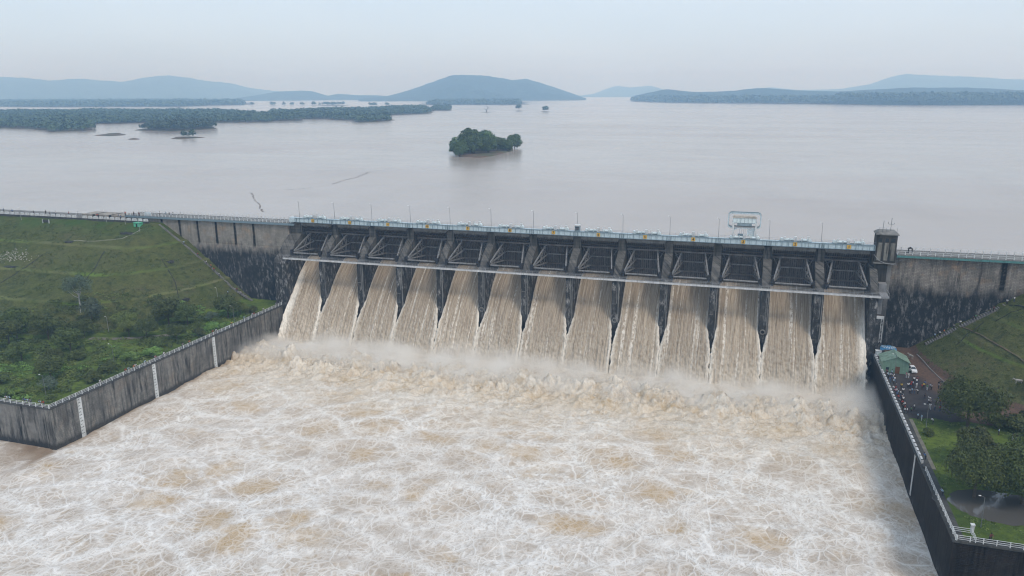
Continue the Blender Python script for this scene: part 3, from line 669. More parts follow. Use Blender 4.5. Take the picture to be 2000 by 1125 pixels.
for k in ('P1', 'P2', 'P3', 'P4', 'P5', 'P6', 'P6b', 'P7', 'P9', 'P10', 'P11'): island('island', POLY[k])
def shrink(P, k):
    c = np.mean(np.array(P), 0); return [tuple(c+(np.array(p)-c)*k) for p in P]
forest('forest', POLY['P1'], 11.5, 7.0, 11, 22, 4.6, 1); forest('forest', shrink(POLY['P2'], .9), 8.0, 5.2, 12, 34, 3.2, 2)
forest('forest', POLY['P3'], 12, 7.5, 12.5, 22, 4.8, 3); forest('forest', POLY['P4'], 10, 7, 13, 30, 4.4, 4)
forest('forest', POLY['P7'], 34, 22, 21, 18, 15, 5); forest('forest', POLY['P9'], 26, 17, 19, 20, 11, 6)
forest('forest', POLY['P10'], 34, 24, 30, 16, 16, 7)
for a, b_, c_ in (((.0), 0, 40),): pass
forest('forest', POLY['P11'], 26, 18, 30, 18, 12, 8, 58.)
mb = MB(); PP = shrink(POLY['P11'], .97); mb.prismz(PP, 43.6, 62); tag(link('terrain', mb.mesh('terrain', M['hill'])), None, None, None, 'structure')
g_ = np.random.default_rng(4); q = np.array([(-785, 607), (-781, 600), (-777, 612), (-790, 612), (-772, 603), (-784, 616.)]); V, F = clumps(np.stack([q[:,0], q[:,1], np.full(len(q), 44.8)], -1), np.array([3.5, 4, 4.5, 3, 3.5, 3.]), np.array([8, 11, 12, 7, 9, 7.]), 60, 2.0, 9)
tag(link('forest', npmesh('forest', V, F, M['forest'])), None, None, None, 'stuff')
for i, (x, y, w) in enumerate(DOTS):
    a = [(x+w*.5*math.cos(t)*1.05, y+w*.5*math.sin(t)*1.1) for t in np.linspace(0, 2*math.pi, 9)[:-1]]; island('island', a, 44.7)
    gg = np.random.default_rng(60+i); m_ = max(3, int(w/6)); a_ = gg.uniform(0, 6.28, m_); r_ = gg.uniform(0, .42, m_)*w
    V, F = clumps(np.stack([x+r_*np.cos(a_), y+r_*np.sin(a_), np.full(m_, 44.7)], -1), gg.uniform(6, 10, m_), gg.uniform(13, 20, m_), 50, 4.6, 60+i)
    tag(link('forest', npmesh('forest', V, F, M['forest'])), None, None, None, 'stuff')
# the dead snag on its mud bank right of centre
mb = MB(); mb.path([(-838,2030,44),(-839,2030,50),(-835,2030,56),(-837,2030,64)], 2.2, w2=.8); mb.path([(-839,2030,50),(-846,2030,57)], 1.2, w2=.5); mb.path([(-836,2030,55),(-829,2030,60)], 1.2, w2=.5)
island('island', [(-856, 2022), (-838, 2016), (-820, 2024), (-824, 2042), (-846, 2044)], 44.8)
t = thing('dead_tree', 'bare dead tree standing on a mud bank far out on the lake', 'tree', (-838, 2030, 44)); part('trunk', mb, M['bark'], t)
for P in SCUM:                                 # drifting lines of scum on the reservoir
    mb = MB(); vs = []
    for i in range(len(P)-1):
        for a in range(10):
            x = P[i][0]+(P[i+1][0]-P[i][0])*a/10; y = P[i][1]+(P[i+1][1]-P[i][1])*a/10; w = rnd.uniform(.08, .7); j = rnd.uniform(-.8, .8)
            vs += [(x-w+j, y, 44.03), (x+w+j, y+rnd.uniform(-.5, .5), 44.03)]
    mb.add(vs, [(2*i, 2*i+1, 2*i+3, 2*i+2) for i in range(len(vs)//2-1)])
    tag(link('scum', mb.mesh('scum', M['scum'] if 'scum' in M else M['shore'])), None, None, None, 'stuff')

# ------------------------------------------------------------------ the dam
GX = [-18.0*i for i in range(13)]              # gate centres, gate 1 at the right
PX = [9.0-18.0*i for i in range(14)]           # pier centres
dam = thing('spillway_dam', 'long concrete spillway dam with fourteen stained piers between thirteen gates', 'dam', (-108, 4, 0))
pp = [(14,46.6),(2.6,46.6),(2.6,42.2),(-3.2,39.0),(-7.6,34.6),(-9.4,33.2),(-9.9,31.5),(-9.9,-2),(14,-2)]
pier = None
for i, x in enumerate(PX):
    if i in (0, 13):
        mb = MB(); w = (7.5, 10.0) if i == 0 else (-229.6, -223.5)
        q = list(pp); q[5:8] = [(-10.6,33.2),(-11.6,31.5),(-12.4,-2)] if i == 13 else q[5:8]
        mb.prism(q, *w); part('pier', mb, M['pier'], dam)
    elif pier is None:
        mb = MB(); mb.prism(pp, x-1.5, x+1.5); pier = part('pier', mb, M['pier'], dam)
    else:
        o = pier.copy(); COL.objects.link(o); o.parent = dam; o.location = (x-PX[1], 0, 0)
crest = [(14,30),(11,30.6),(8,30.2),(5,27.6),(1,24),(-4,19),(-9,13.5),(-14,7),(-18,1),(-20,-3),(14,-3)]
for x in GX:
    mb = MB(); mb.prism(crest, x-7.5, x+7.5); part('spillway_crest', mb, M['ogee'], dam)
mb = MB(); mb.box(-228, 10, 3.2, 10.5, 46.7, 47.5); part('bridge_deck', mb, M['slab'], dam)
for x in GX:                                    # breast beams under the deck with a ragged stained edge
    mb = MB(); mb.box(x-7.45, x+7.45, 2.3, 3.1, 46.0, 46.9)
    for k in range(24):
        mb.box(x-7.2+k*.61, x-7.2+k*.61+.4, 2.32, 3.0, 45.7-rnd.uniform(0, .25), 45.99)
    part('breast_beam', mb, M['slab'], dam)
for x in PX[1:13]:                              # pale pipes and ribs down the pier ends
    mb = MB(); mb.box(x+.95, x+1.25, -10.15, -9.93, 12+rnd.uniform(-2, 6), 33.0); mb.box(x+.35, x+.55, -10.1, -9.93, 20+rnd.uniform(-4, 6), 33.0)
    part('pipe', mb, M['slab'], dam)
    for k in range(3):
        zz = 16+rnd.uniform(0, 12); mb = MB(); mb.box(x-1.3, x+.2, -10.02, -9.91, zz, zz+.18)
    part('ledge', mb, M['slab'], dam)
for x in PX[2:9:3]:                             # round drain mouths
    mb = MB(); n = 14
    vs = [(x-.1+r*math.cos(a*2*math.pi/n), yy, 17.5+r*math.sin(a*2*math.pi/n)) for r, yy in ((1.0,-9.92),(1.0,-10.3),(.65,-10.3),(.65,-9.95)) for a in range(n)]
    mb.add(vs, [(j*n+a, j*n+(a+1) % n, (j+1)*n+(a+1) % n, (j+1)*n+a) for j in range(3) for a in range(n)]); part('drain_ring', mb, M['slab'], dam)

# trunnion walkway along the pier noses
wk = thing('walkway', 'grey steel and concrete walkway running below the gates across every pier nose', 'walkway', (-108, -9.5, 33.3))
mb = MB(); mb.box(-225.5, 10.6, -10.6, -8.9, 33.25, 33.6); part('walkway_slab', mb, M['walk'], wk)
mb = MB(); mb.box(-225.5, 10.6, -10.75, -10.61, 33.1, 33.75); part('edge_beam', mb, M['whitec'], wk)
mb = MB()
for zz in (34.15, 34.7): mb.bar((-225.5,-10.55,zz), (10.6,-10.55,zz), .06); mb.bar((-225.5,-9.0,zz), (10.6,-9.0,zz), .05)
part('rail', mb, M['railg'], wk)
mb = MB(); mb.box(-.04, .04, -.04, .04, 0, 1.15); pm = mb.mesh('post', M['railg'])
for k in range(98): o = link('post', pm, wk, (-225.4+k*2.43+108, -1.05, .3))

# --- one radial gate and its copies
ORD = ['first','second','third','fourth','fifth','sixth','seventh','eighth','ninth','tenth','eleventh','twelfth','thirteenth']
NUM = ['1','2','3','4','5','6','7','8','9','10','11','12','13']
RG, TY, TZ = 14.6, -7.2, 35.6
def arc(a, r=RG): return (TY+r*math.cos(math.radians(a)), TZ+r*math.sin(math.radians(a)))
G = thing('radial_gate', 'raised dark steel radial gate next to the lift tower, first from the right', 'gate', (0, -7, 35), 'radial gates of the spillway')
mb = MB(); A = [arc(a) for a in np.linspace(-15, 31, 13)]; B = [arc(a, RG+.25) for a in np.linspace(-15, 31, 13)]
mb.prism(A+B[::-1], -7.42, 7.42)
# upper leaf with notched top corners
gob = part('skin_plate', mb, M['gate'], G)
mb = MB()
for x0, x1, a1 in ((-7.42,-3.9,49),(-3.9,3.9,44),(3.9,7.42,49)):
    A = [arc(a) for a in np.linspace(31.2, a1, 5)]; B = [arc(a, RG+.25) for a in np.linspace(31.2, a1, 5)]; mb.prism(A+B[::-1], x0+.01, x1-.01)
part('upper_leaf', mb, M['gate'], G)
mb = MB()
for k in range(20):
    x = -7.1+k*.747
    pts = [(x, *arc(a, RG-.16)) for a in np.linspace(-14.5, 48 if abs(x) > 4 else 43, 9)]
    mb.path(pts, .24, .34)
part('rib', mb, M['gater'], G)
for a, w, h in ((30, 7.4, .6), (12, 4.6, .42), (-4, 7.3, .5)):
    y, z = arc(a, RG-.65); mb = MB(); mb.box(-w, w, y-.3, y+.3, z-h/2, z+h/2); part('cross_girder', mb, M['gatel'] if a == 12 else M['gater'], G)
for s in (-1, 1):
    T = Vector((s*6.7, TY+.3, TZ)); tops = [Vector((s*4.4, *arc(29, RG-.8))), Vector((s*4.0, *arc(11.5, RG-.8))), Vector((s*4.4, *arc(-4, RG-.8)))]
    for k, q in enumerate(tops):
        mb = MB(); mb.bar(T, q, .50 if k == 0 else .40, .5); part('arm', mb, M['gatel'], G)
    mb = MB(); m0, m1, m2 = (T.lerp(q, .55) for q in tops); n0, n1, n2 = (T.lerp(q, .80) for q in tops)
    mb.bar(m0, m1, .22); mb.bar(m1, m2, .22); mb.bar(n0, n1, .22); mb.bar(n1, n2, .22); mb.bar(m0, n1, .18); mb.bar(m1, n2, .18); mb.bar(n0, m1, .18); mb.bar(tops[0], n1, .18); mb.bar(tops[1], n0, .18)
    part('arm_brace', mb, M['gatel'], G)
    mb = MB(); ye, ze = arc(29, RG-.7); mb.bar((s*7.0, ye, ze), (s*5.4, ye-.8, ze-2.6), .25); mb.bar((s*7.2, *arc(20, RG-.4)), tuple(tops[0]), .22); part('corner_brace', mb, M['gatel'], G)
    mb = MB(); mb.box(s*6.95-.42, s*6.95+.42, TY-.7, TY+.8, TZ-1.3, TZ+1.2); mb.cyl((s*6.5-.4, TY, TZ), (s*6.5+.4, TY, TZ), .55); part('trunnion', mb, M['dark'], G)
mb = MB(); mb.cyl((-6.0, TY-.2, TZ-.2), (6.0, TY-.2, TZ-.2), .34, 8); part('tie_beam', mb, M['gatel'], G)
mb = MB(); mb.bar((-4.2, *arc(12, RG-.9)), (-.5, *arc(29, RG-.9)), .16); mb.bar((4.2, *arc(12, RG-.9)), (.5, *arc(29, RG-.9)), .16)
mb.bar((-4.2, *arc(11, RG-.9)), (-1.2, *arc(-4, RG-.9)), .16); mb.bar((4.2, *arc(11, RG-.9)), (1.2, *arc(-4, RG-.9)), .16)
for x in (-4.4, -1.5, 1.5, 4.4): mb.bar((x, *arc(12, RG-.8)), (x, *arc(-4, RG-.8)), .2)
part('face_brace', mb, M['gater'], G)
for i in range(1, 13): dup(G, (GX[i], -7, 35), 'raised dark steel radial gate under the sign reading %s, %s gate from the lift tower' % (NUM[i], ORD[i]))

# --- pale blue hoist bridge in front of the deck
HB = thing('hoist_bridge', 'long pale blue steel girder bridge carrying the gate hoists along the dam top', 'bridge', (-108, 0, 47.5))
mb = MB(); mb.box(-8.98, 8.98, 0.0, .25, -.85, .75); ga = mb.mesh('girder_panel', M['blue'])
mb = MB(); mb.box(-9, 9, -.22, .5, .751, .9); mb.box(-9, 9, -.22, .5, -1.0, -.851)
for k in range(9): mb.box(-9+k*2.25-.06+.06, -9+k*2.25+.12, -.17, -.003, -.85, .75)
mb.box(-8.4, -8.1, -.2, -.003, -.85, .75); mb.box(8.1, 8.4, -.2, -.003, -.85, .75)
gs = mb.mesh('girder_flange', M['blued'])
mb = MB(); mb.box(-9, 9, .51, 3.0, .5, .7); gd = mb.mesh('hoist_deck', M['blue'])
mb = MB()
for k in range(9): mb.box(-9+k*2.25, -9+k*2.25+.06, -.12, -.06, .9, 2.0)
for z in (1.45, 1.98): mb.box(-9, 9, -.12, -.07, z, z+.06)
gr = mb.mesh('railing', M['railg'])
for i, x in enumerate(GX):
    for nm, me_ in (('girder_panel', ga), ('girder_flange', gs), ('hoist_deck', gd), ('railing', gr)): link(nm, me_, HB, (x+108, 0, 1.0))
mb = MB(); mb.box(-228, -225.01, 0, 3, 47.6, 49.2); part('girder_end', mb, M['blue'], HB)

# number boards
def text_mesh(s, size, mat, name='numeral'):
    cu = bpy.data.curves.new(name, 'FONT'); cu.body = s; cu.size = size; cu.align_x = 'CENTER'; cu.align_y = 'CENTER'; cu.extrude = .02; cu.offset = size*.025
    o = bpy.data.objects.new(name, cu); COL.objects.link(o); dg = bpy.context.evaluated_depsgraph_get(); dg.update()
    me_ = bpy.data.meshes.new_from_object(o.evaluated_get(dg)); bpy.data.objects.remove(o); me_.materials.clear(); me_.materials.append(mat); me_.name = name; return me_
for i, x in enumerate(GX):
    t = thing('number_sign', 'yellow sign reading %s on the blue girder, %s sign from the lift tower' % (NUM[i], ORD[i]), 'sign', (x, -.3, 48.55), 'number signs along the girder')
    mb = MB(); mb.box(-.68, .68, -.06, .02, -.68, .68); part('board', mb, M['yellow'], t, True)
    o = link('numeral', text_mesh(NUM[i], 1.25 if len(NUM[i]) == 1 else 1.0, M['black']), t, (0, -.09, 0)); o.rotation_euler = (math.pi/2, 0, 0)

# hoist machinery, one set over each gate
def hoist():
    t = thing('hoist_unit', 'pale blue hoist machinery nearest the lift tower', 'hoist', (0, 1.6, 49.2), 'gate hoists on the bridge')
    for s in (-1, 1):
        mb = MB(); mb.cyl((s*3.4-1.2, 0, .8), (s*3.4+1.2, 0, .8), .58, 12); mb.box(s*3.4-1.3, s*3.4-1.15, -.8, .8, 0, 1.5); mb.box(s*3.4+1.15, s*3.4+1.3, -.8, .8, 0, 1.5); part('drum', mb, M['bluel'], t, True)
        mb = MB(); mb.box(s*5.4-.6, s*5.4+.6, -.7, .7, 0, 1.1); mb.cyl((s*5.4-.1, -.75, .9), (s*5.4-.1, .75, .9), .6); part('gearbox', mb, M['bluel'], t, True)
    for bx in ((-.7, .4, -.5, .6, 0, 2.2), (4.3, 5.3, -.3, .4, 1.2, 2.4), (-4.6, -3.9, -.5, .2, .6, 2.0)): mb = MB(); mb.box(*bx); part('control_box', mb, M['white'], t, True)
    mb = MB(); mb.cyl((-1.9, 0, .9), (-.8, 0, .9), .42); mb.cyl((-5, 0, .5), (5, 0, .5), .1, 6); part('motor', mb, M['bluel'], t, True)
    mb = MB(); mb.box(-6.2, 6.2, -.9, -.7, 0, .25); mb.box(-6.2, 6.2, .7, .9, 0, .25); part('bed_frame', mb, M['blued'], t, True)
    mb = MB()
    for a, b_ in ((1.5, 2.4),): mb.box(1.5, 1.6, -.6, -.5, 0, 2.3); mb.box(2.6, 2.7, -.6, -.5, 0, 2.3); mb.box(1.5, 2.7, -.6, -.5, 2.2, 2.3); mb.box(1.5, 2.7, .5, .6, 2.2, 2.3); mb.box(1.5, 1.6, .5, .6, 0, 2.3); mb.box(2.6, 2.7, .5, .6, 0, 2.3)
    part('canopy_frame', mb, M['white'], t, True)
    return t
hz = hoist(); hz.scale = (.88, .9, .85)
for i in range(1, 13): dup(hz, (GX[i]+rnd.uniform(-.5, .5), 1.6, 49.2), 'pale blue hoist machinery above the sign reading %s, %s from the lift tower' % (NUM[i], ORD[i]))

# thin lamp poles on the piers
def pole(x, y, z, h, name='lamp_pole', lab='', arm=1.0, grp=None, mat='pole'):
    t = thing(name, lab, 'lamp post', (x, y, z), grp); mb = MB(); mb.bar((0,0,0), (-.1,0,h), .16, n=6, w2=.09); part('pole', mb, M[mat], t, True)
    mb = MB(); mb.bar((-.1,0,h-.03), (-.1-arm, -.2, h+.35), .07); part('lamp_arm', mb, M[mat], t, True)
    mb = MB(); mb.box(-.1-arm-.35, -.1-arm+.1, -.3, -.1, h+.28, h+.42); part('lamp_head', mb, M['lamp'], t, True); return t
PL = PX[1:13]
for i, x in enumerate(PL): pole(x, 3.0, 47.5, 8.6, lab='thin tall lamp pole between signs %s and %s, %s pole from the lift tower' % (NUM[i], NUM[i+1], ORD[i]), grp='lamp poles along the dam top', arm=.5)
pole(-224.5, 3.0, 47.5, 8.6, lab='thin lamp pole at the left end of the gates beyond number 13', grp='lamp poles along the dam top', arm=.5)

# small kiosks on the bridge
def kiosk(x, y, z, w, h, mat, lab, name='kiosk'):
    t = thing(name, lab, 'kiosk', (x, y, z)); mb = MB(); mb.box(-w/2, w/2, -w/2, w/2, 0, h); part('body', mb, mat, t, True)
    mb = MB(); mb.box(-w/2-.15, w/2+.15, -w/2-.2, w/2+.1, h+.005, h+.45); part('roof', mb, M['white'], t, True)
    mb = MB(); mb.box(-w*.36, w*.36, -w/2-.04, -w/2-.003, h*.35, h*.85); part('window', mb, M['glass'], t, True)
kiosk(-98.6, 1.2, 49.25, 1.9, 2.2, M['blued'], 'small dark blue kiosk with white roof between signs 6 and 7')
kiosk(-228.6, 4.0, 46.7, 1.9, 2.2, M['bluel'], 'small light blue kiosk at the left end of the hoist bridge')

# gantry crane over gate 3
cr = thing('gantry_crane', 'pale blue gantry crane straddling the dam top above the number 3 sign', 'crane', (-36, 3.4, 49.2))
def rr(x0, x1, z0, z1, r, y):
    pts = []
    for cx, cz, a0 in ((x1-r, z1-r, 0), (x0+r, z1-r, 90), (x0+r, z0+r, 180), (x1-r, z0+r, 270)):
        for k in range(6): a = math.radians(a0+k*18); pts.append((cx+r*math.cos(a), y, cz+r*math.sin(a)))
    return pts+[pts[0]]
for y in (2.0, 4.8):
    mb = MB(); mb.path(rr(-41.8, -30.4, 53.3, 58.7, 1.1, y), .42, .42); part('rail_loop', mb, M['blue'] if y < 3 else M['blued'], cr)
mb = MB()
for x in (-41.6, -36, -30.6):
    for z in (53.5, 58.5) : mb.bar((x, 2.0, z), (x, 4.8, z), .16)
part('loop_tie', mb, M['blued'], cr)
mb = MB(); mb.box(-40.2, -32.0, 2.5, 4.4, 55.0, 56.9); part('machine_house', mb, M['bluel'], cr)
mb = MB(); mb.add([(-40.4,2.3,56.91),(-31.8,2.3,56.91),(-31.8,4.6,56.91),(-40.4,4.6,56.91),(-40.0,3.4,57.7),(-32.2,3.4,57.7)], [(0,1,5,4),(2,3,4,5),(1,2,5),(3,0,4),(0,3,2,1)]); part('roof', mb, m_plain('rusty_cream_roof', (.55,.48,.40), .7, .5, .6), cr)
mb = MB(); mb.prism([(2.8,54.99),(4.2,54.99),(4.0,53.9),(3.0,53.9)], -38.6, -33.4); part('underbox', mb, M['blue'], cr)
mb = MB()
for k in range(7): mb.box(-40.2+k*1.36, -40.12+k*1.36, 2.42, 2.497, 55.0, 56.9)
mb.box(-40.3, -31.9, 2.40, 2.497, 54.9, 55.05); part('panel_joints', mb, M['blued'], cr)
for x, s in ((-40.0, 1), (-31.9, -1)):
    for y in (2.0, 4.8):
        mb = MB(); mb.box(x-.35, x+.35, y-.3, y+.3, 49.5, 55.2); part('leg', mb, M['white'] if y < 3 else M['blue'], cr)
        mb = MB(); mb.bar((x, y, 52.0), (x+s*1.5, y, 53.3), .25); part('leg_brace', mb, M['blue'], cr)
    mb = MB(); mb.box(x-.9, x+.9, 1.6, 5.2, 49.21, 49.6); part('bogie', mb, M['blued'], cr)
    mb = MB(); mb.box(x-.25, x+.25, 2.31, 4.49, 50.2, 50.5); part('leg_tie', mb, M['blue'], cr)
for y in (2.0, 4.8): mb = MB(); mb.box(-40.5, -31.4, y-.22, y+.22, 53.31, 53.7); part('beam', mb, M['railg'], cr)
mb = MB(); mb.box(-34.9, -32.4, 2.2, 4.2, 50.3, 52.5); part('cab', mb, M['bluel'], cr)
mb = MB(); mb.box(-34.7, -32.6, 2.13, 2.19, 51.3, 52.2); part('cab_window', mb, M['tarpw'], cr)
mb = MB()
for x in (-37.6, -36.9, -36.2, -35.6): mb.bar((x, 3.3, 50.6), (x, 3.3, 54), .07)
part('cable', mb, M['pole'], cr); mb = MB(); mb.box(-38.2, -35.2, 2.7, 4.0, 50.0, 50.8); part('hook_block', mb, M['blued'], cr)

# lift tower at the right end
tw = thing('lift_tower', 'tall stained concrete lift tower at the right end of the gates', 'tower', (11.9, 3, 13))
mb = MB(); mb.box(8.7, 15.3, -.4, 5.6, 43.6, 53.4); part('upper_room', mb, M['towerd'], tw)
for x0, x1 in ((9.15, 10.55), (11.4, 12.7), (13.3, 14.75)):
    mb = MB(); mb.box(x0, x1, -.55, -.403, 44.4, 50.6); part('plaster_panel', mb, M['tower'], tw)
    mb = MB(); mb.box(x0+.1, x1-.1, -.5, -.404, 51.0, 52.2); part('window', mb, M['glass'], tw)
mb = MB(); mb.box(8.3, 15.7, -.9, 6.0, 53.41, 53.75); part('roof_slab', mb, M['slab'], tw)
mb = MB(); mb.add([(8.4,-.8,53.76),(15.6,-.8,53.76),(15.6,5.9,53.76),(8.4,5.9,53.76),(9.4,1,54.7),(14.6,1,54.7),(14.6,4.2,54.7),(9.4,4.2,54.7)], [(0,1,5,4),(1,2,6,5),(2,3,7,6),(3,0,4,7),(4,5,6,7),(3,2,1,0)]); part('roof', mb, M['slab'], tw)
mb = MB(); mb.box(8.9, 13.2, .6, 5.4, -1, 43.58); part('shaft', mb, M['towerd'], tw)
mb = MB(); mb.box(13.25, 14.6, .9, 5.4, -1, 43.58); part('side_column', mb, m_concrete('pale_column', (.30,.29,.27), (.10,.10,.10), .6, level=30, black=(.05,.05,.05), fade=6), tw)
mb = MB(); mb.box(8.4, 15.6, -.9, .58, 43.2, 43.58); part('ledge', mb, M['slab'], tw)
mb = MB()
for x in (9.2, 10.3, 11.5, 14.9): mb.bar((x, 0, 54), (x, 0, 55.9), .07)
mb.bar((9.2,0,55.8),(11.5,0,55.8),.06)
part('roof_rail', mb, M['pole'], tw)
mb = MB(); mb.bar((10.4,.5,54.2),(10.5,.5,58.3),.14); mb.bar((13,1.5,54.2),(13.1,1.5,59.2),.14); mb.bar((12.2,1.5,57.0),(13.9,1.5,57.0),.12); mb.bar((12.2,1.5,57),(12.0,1.5,57.8),.1); mb.bar((13.9,1.5,57.),(14.1,1.5,57.5),.1)
part('antenna', mb, M['pole'], tw)
mb = MB(); mb.path([(8.2,-.8,46.5),(10,-1,44.4),(12.5,-1,43.4),(15,-.9,43.2)], .14); part('cable', mb, M['railg'], tw)
# stair tower and platform at the right end of the walkway
st = thing('end_platform', 'small grey concrete platform at the right end of the trunnion walkway', 'platform', (12.4, -9.5, 12))
mb = MB(); mb.box(10.62, 13.2, -10.6, -3, 33.0, 33.6); part('slab', mb, M['walk'], st); mb = MB(); mb.box(10.62, 13.2, -3.0, .5, 33.0, 36.4); part('wall', mb, M['walk'], st)
mb = MB(); mb.box(10.05, 12.2, -9.6, -2.5, -1, 26.5); part('column', mb, M['pier'], st); mb = MB(); mb.box(10.2, 11.8, -7, -3, 26.5, 32.98); part('upper_column', mb, M['walk'], st)
mb = MB(); mb.box(10.04, 12.4, -9.9, -9.62, 25.6, 26.6); part('ledge', mb, M['whitec'], st)
mb = MB(); mb.bar((12.3,-9.7,17),(12.3,-9.7,26),.16); mb.bar((11.6,-9.7,17),(11.6,-9.7,26),.12)
for k in range(18): mb.bar((11.6,-9.7,17.4+k*.5),(12.3,-9.7,17.4+k*.5),.07)
part('ladder', mb, M['whitec'], st)
mb = MB()
for x in (10.9, 12, 13.1): mb.bar((x,-10.5,33.6),(x,-10.5,34.8),.07)
mb.bar((10.7,-10.5,34.8),(13.15,-10.5,34.8),.07); mb.bar((13.15,-10.5,34.8),(13.15,-3,34.8),.07); part('railing', mb, M['railg'], st)

# masonry wings
wl = thing('masonry_wing', 'left masonry wing of the dam with dark vertical runs and blackened foot', 'dam wall', (-265, 2, 13))
mb = MB(); mb.prism([(10,46.1),(1.5,46.1),(1.5,35.5),(-6.5,13),(-6.5,-1),(10,-1)], -345, -229.7); part('wall', mb, M['wing_l'], wl)
mb = MB(); mb.box(-318, -226, .7, 10, 46.11, 46.75); part('cornice', mb, M['slab'], wl)
mb = MB(); mb.box(-318, -226, .5, .69, 45.75, 46.7); part('edge_band', mb, M['blued'], wl)
wr = thing('masonry_wing', 'right masonry wing of the dam, brown above and blackened below', 'dam wall', (60, 2, 13))
mb = MB(); mb.prism([(10,46.0),(1.5,46.0),(1.5,31),(.4,13),(.4,-1),(10,-1)], 14.61, 420); part('wall', mb, M['wing_r'], wr)
mb = MB(); mb.box(15.72, 420, .3, 10, 46.01, 46.6); part('cornice', mb, M['slab'], wr)
mb = MB(); mb.box(15.72, 420, .1, .29, 45.6, 46.3); part('edge_band', mb, M['teal'], wr)
mb = MB(); mb.prism([(.38,22),(.38,28),(-.5,28),(-.5,22)], 24, 24.01)
def railing(name, lab, segs, h, step, mat, nrail=3, wid=.12, cat='railing', grp=None, cap=None):
    a0 = segs[0][0]; t = thing(name, lab, cat, a0, grp); pmb = MB().box(-wid/2, wid/2, -wid/2, wid/2, 0, h); pm_ = pmb.mesh('post', mat)
    for a, b in segs:
        a = Vector(a); b = Vector(b); n = max(1, int(round((b-a).length/step)))
        for k in range(n+1): link('post', pm_, t, tuple(a.lerp(b, k/n)-Vector(a0)))
        for j in range(nrail):
            zz = h*(j+1)/nrail-.04; mb = MB(); mb.bar(a+Vector((0,0,zz)), b+Vector((0,0,zz)), .075, .075); part('rail', mb, mat, t)
    return t
railing('railing', 'white railing along the front of the left dam wing top', [((-317,.9,46.75),(-228,.9,46.75))], 1.15, 2.0, M['white'], 2, .22)
railing('railing', 'white railing along the back of the left dam wing top', [((-317,8.5,46.75),(-228,8.5,46.75))], 1.15, 2.0, M['white'], 2, .22)
railing('railing', 'white railing along the front of the right dam wing top', [((16,.5,46.6),(130,.5,46.6))], 1.15, 2.4, M['white'], 2, .22)
railing('railing', 'white railing along the back of the right dam wing top', [((16,8.8,46.6),(130,8.8,46.6))], 1.3, 2.4, M['white'], 3, .24)
t = thing('sentry_hut', 'tiny roofed hut on the right wing beside the lift tower', 'hut', (20.5, 4, 46.6)); t.scale = (.72, .72, .72)
mb = MB()
for x in (-.8, .8):
    for y in (-.8, .8): mb.box(x-.12, x+.12, y-.12, y+.12, 0, 2.2)
part('post', mb, M['towerd'], t, True); mb = MB(); mb.box(-.7, .7, -.7, .7, 0, 1.1); part('wall', mb, M['whitec'], t, True)
mb = MB(); mb.add([(-1.2,-1.2,2.2),(1.2,-1.2,2.2),(1.2,1.2,2.2),(-1.2,1.2,2.2),(0,0,3.2)], [(0,1,4),(1,2,4),(2,3,4),(3,0,4),(3,2,1,0)]); part('roof', mb, M['towerd'], t, True)

# crest wall and guard blocks on the left bank road
t = thing('crest_wall', 'low dark stone wall along the left embankment crest', 'wall', (-400, -2.5, 43))
mb = MB(); mb.box(-760, -301, -3.2, -2.6, 42.6, 44.9); part('wall', mb, M['cap'], t)
mb = MB(); mb.box(-760, -318.01, -2.59, 10, 40, 44.7); part('road_bed', mb, M['slab'], t)
mbk = MB(); mbk.add([(-1.15,-.4,0),(1.15,-.4,0),(1.15,.4,0),(-1.15,.4,0),(-.95,-.3,1.15),(.95,-.3,1.15),(.95,.3,1.15),(-.95,.3,1.15)], [(0,1,5,4),(1,2,6,5),(2,3,7,6),(3,0,4,7),(4,5,6,7),(3,2,1,0)])
bm_ = mbk.mesh('guard_block', M['whitec'])
k = 0; x = -303.
while x > -420:
    if not (-344 < x < -340): tag(link('guard_block', bm_, None, (x, -2.9, 44.9)), 'white concrete guard block in the row on the left crest wall', 'guard block', 'guard blocks on the left crest')
    x -= 3.25; k += 1

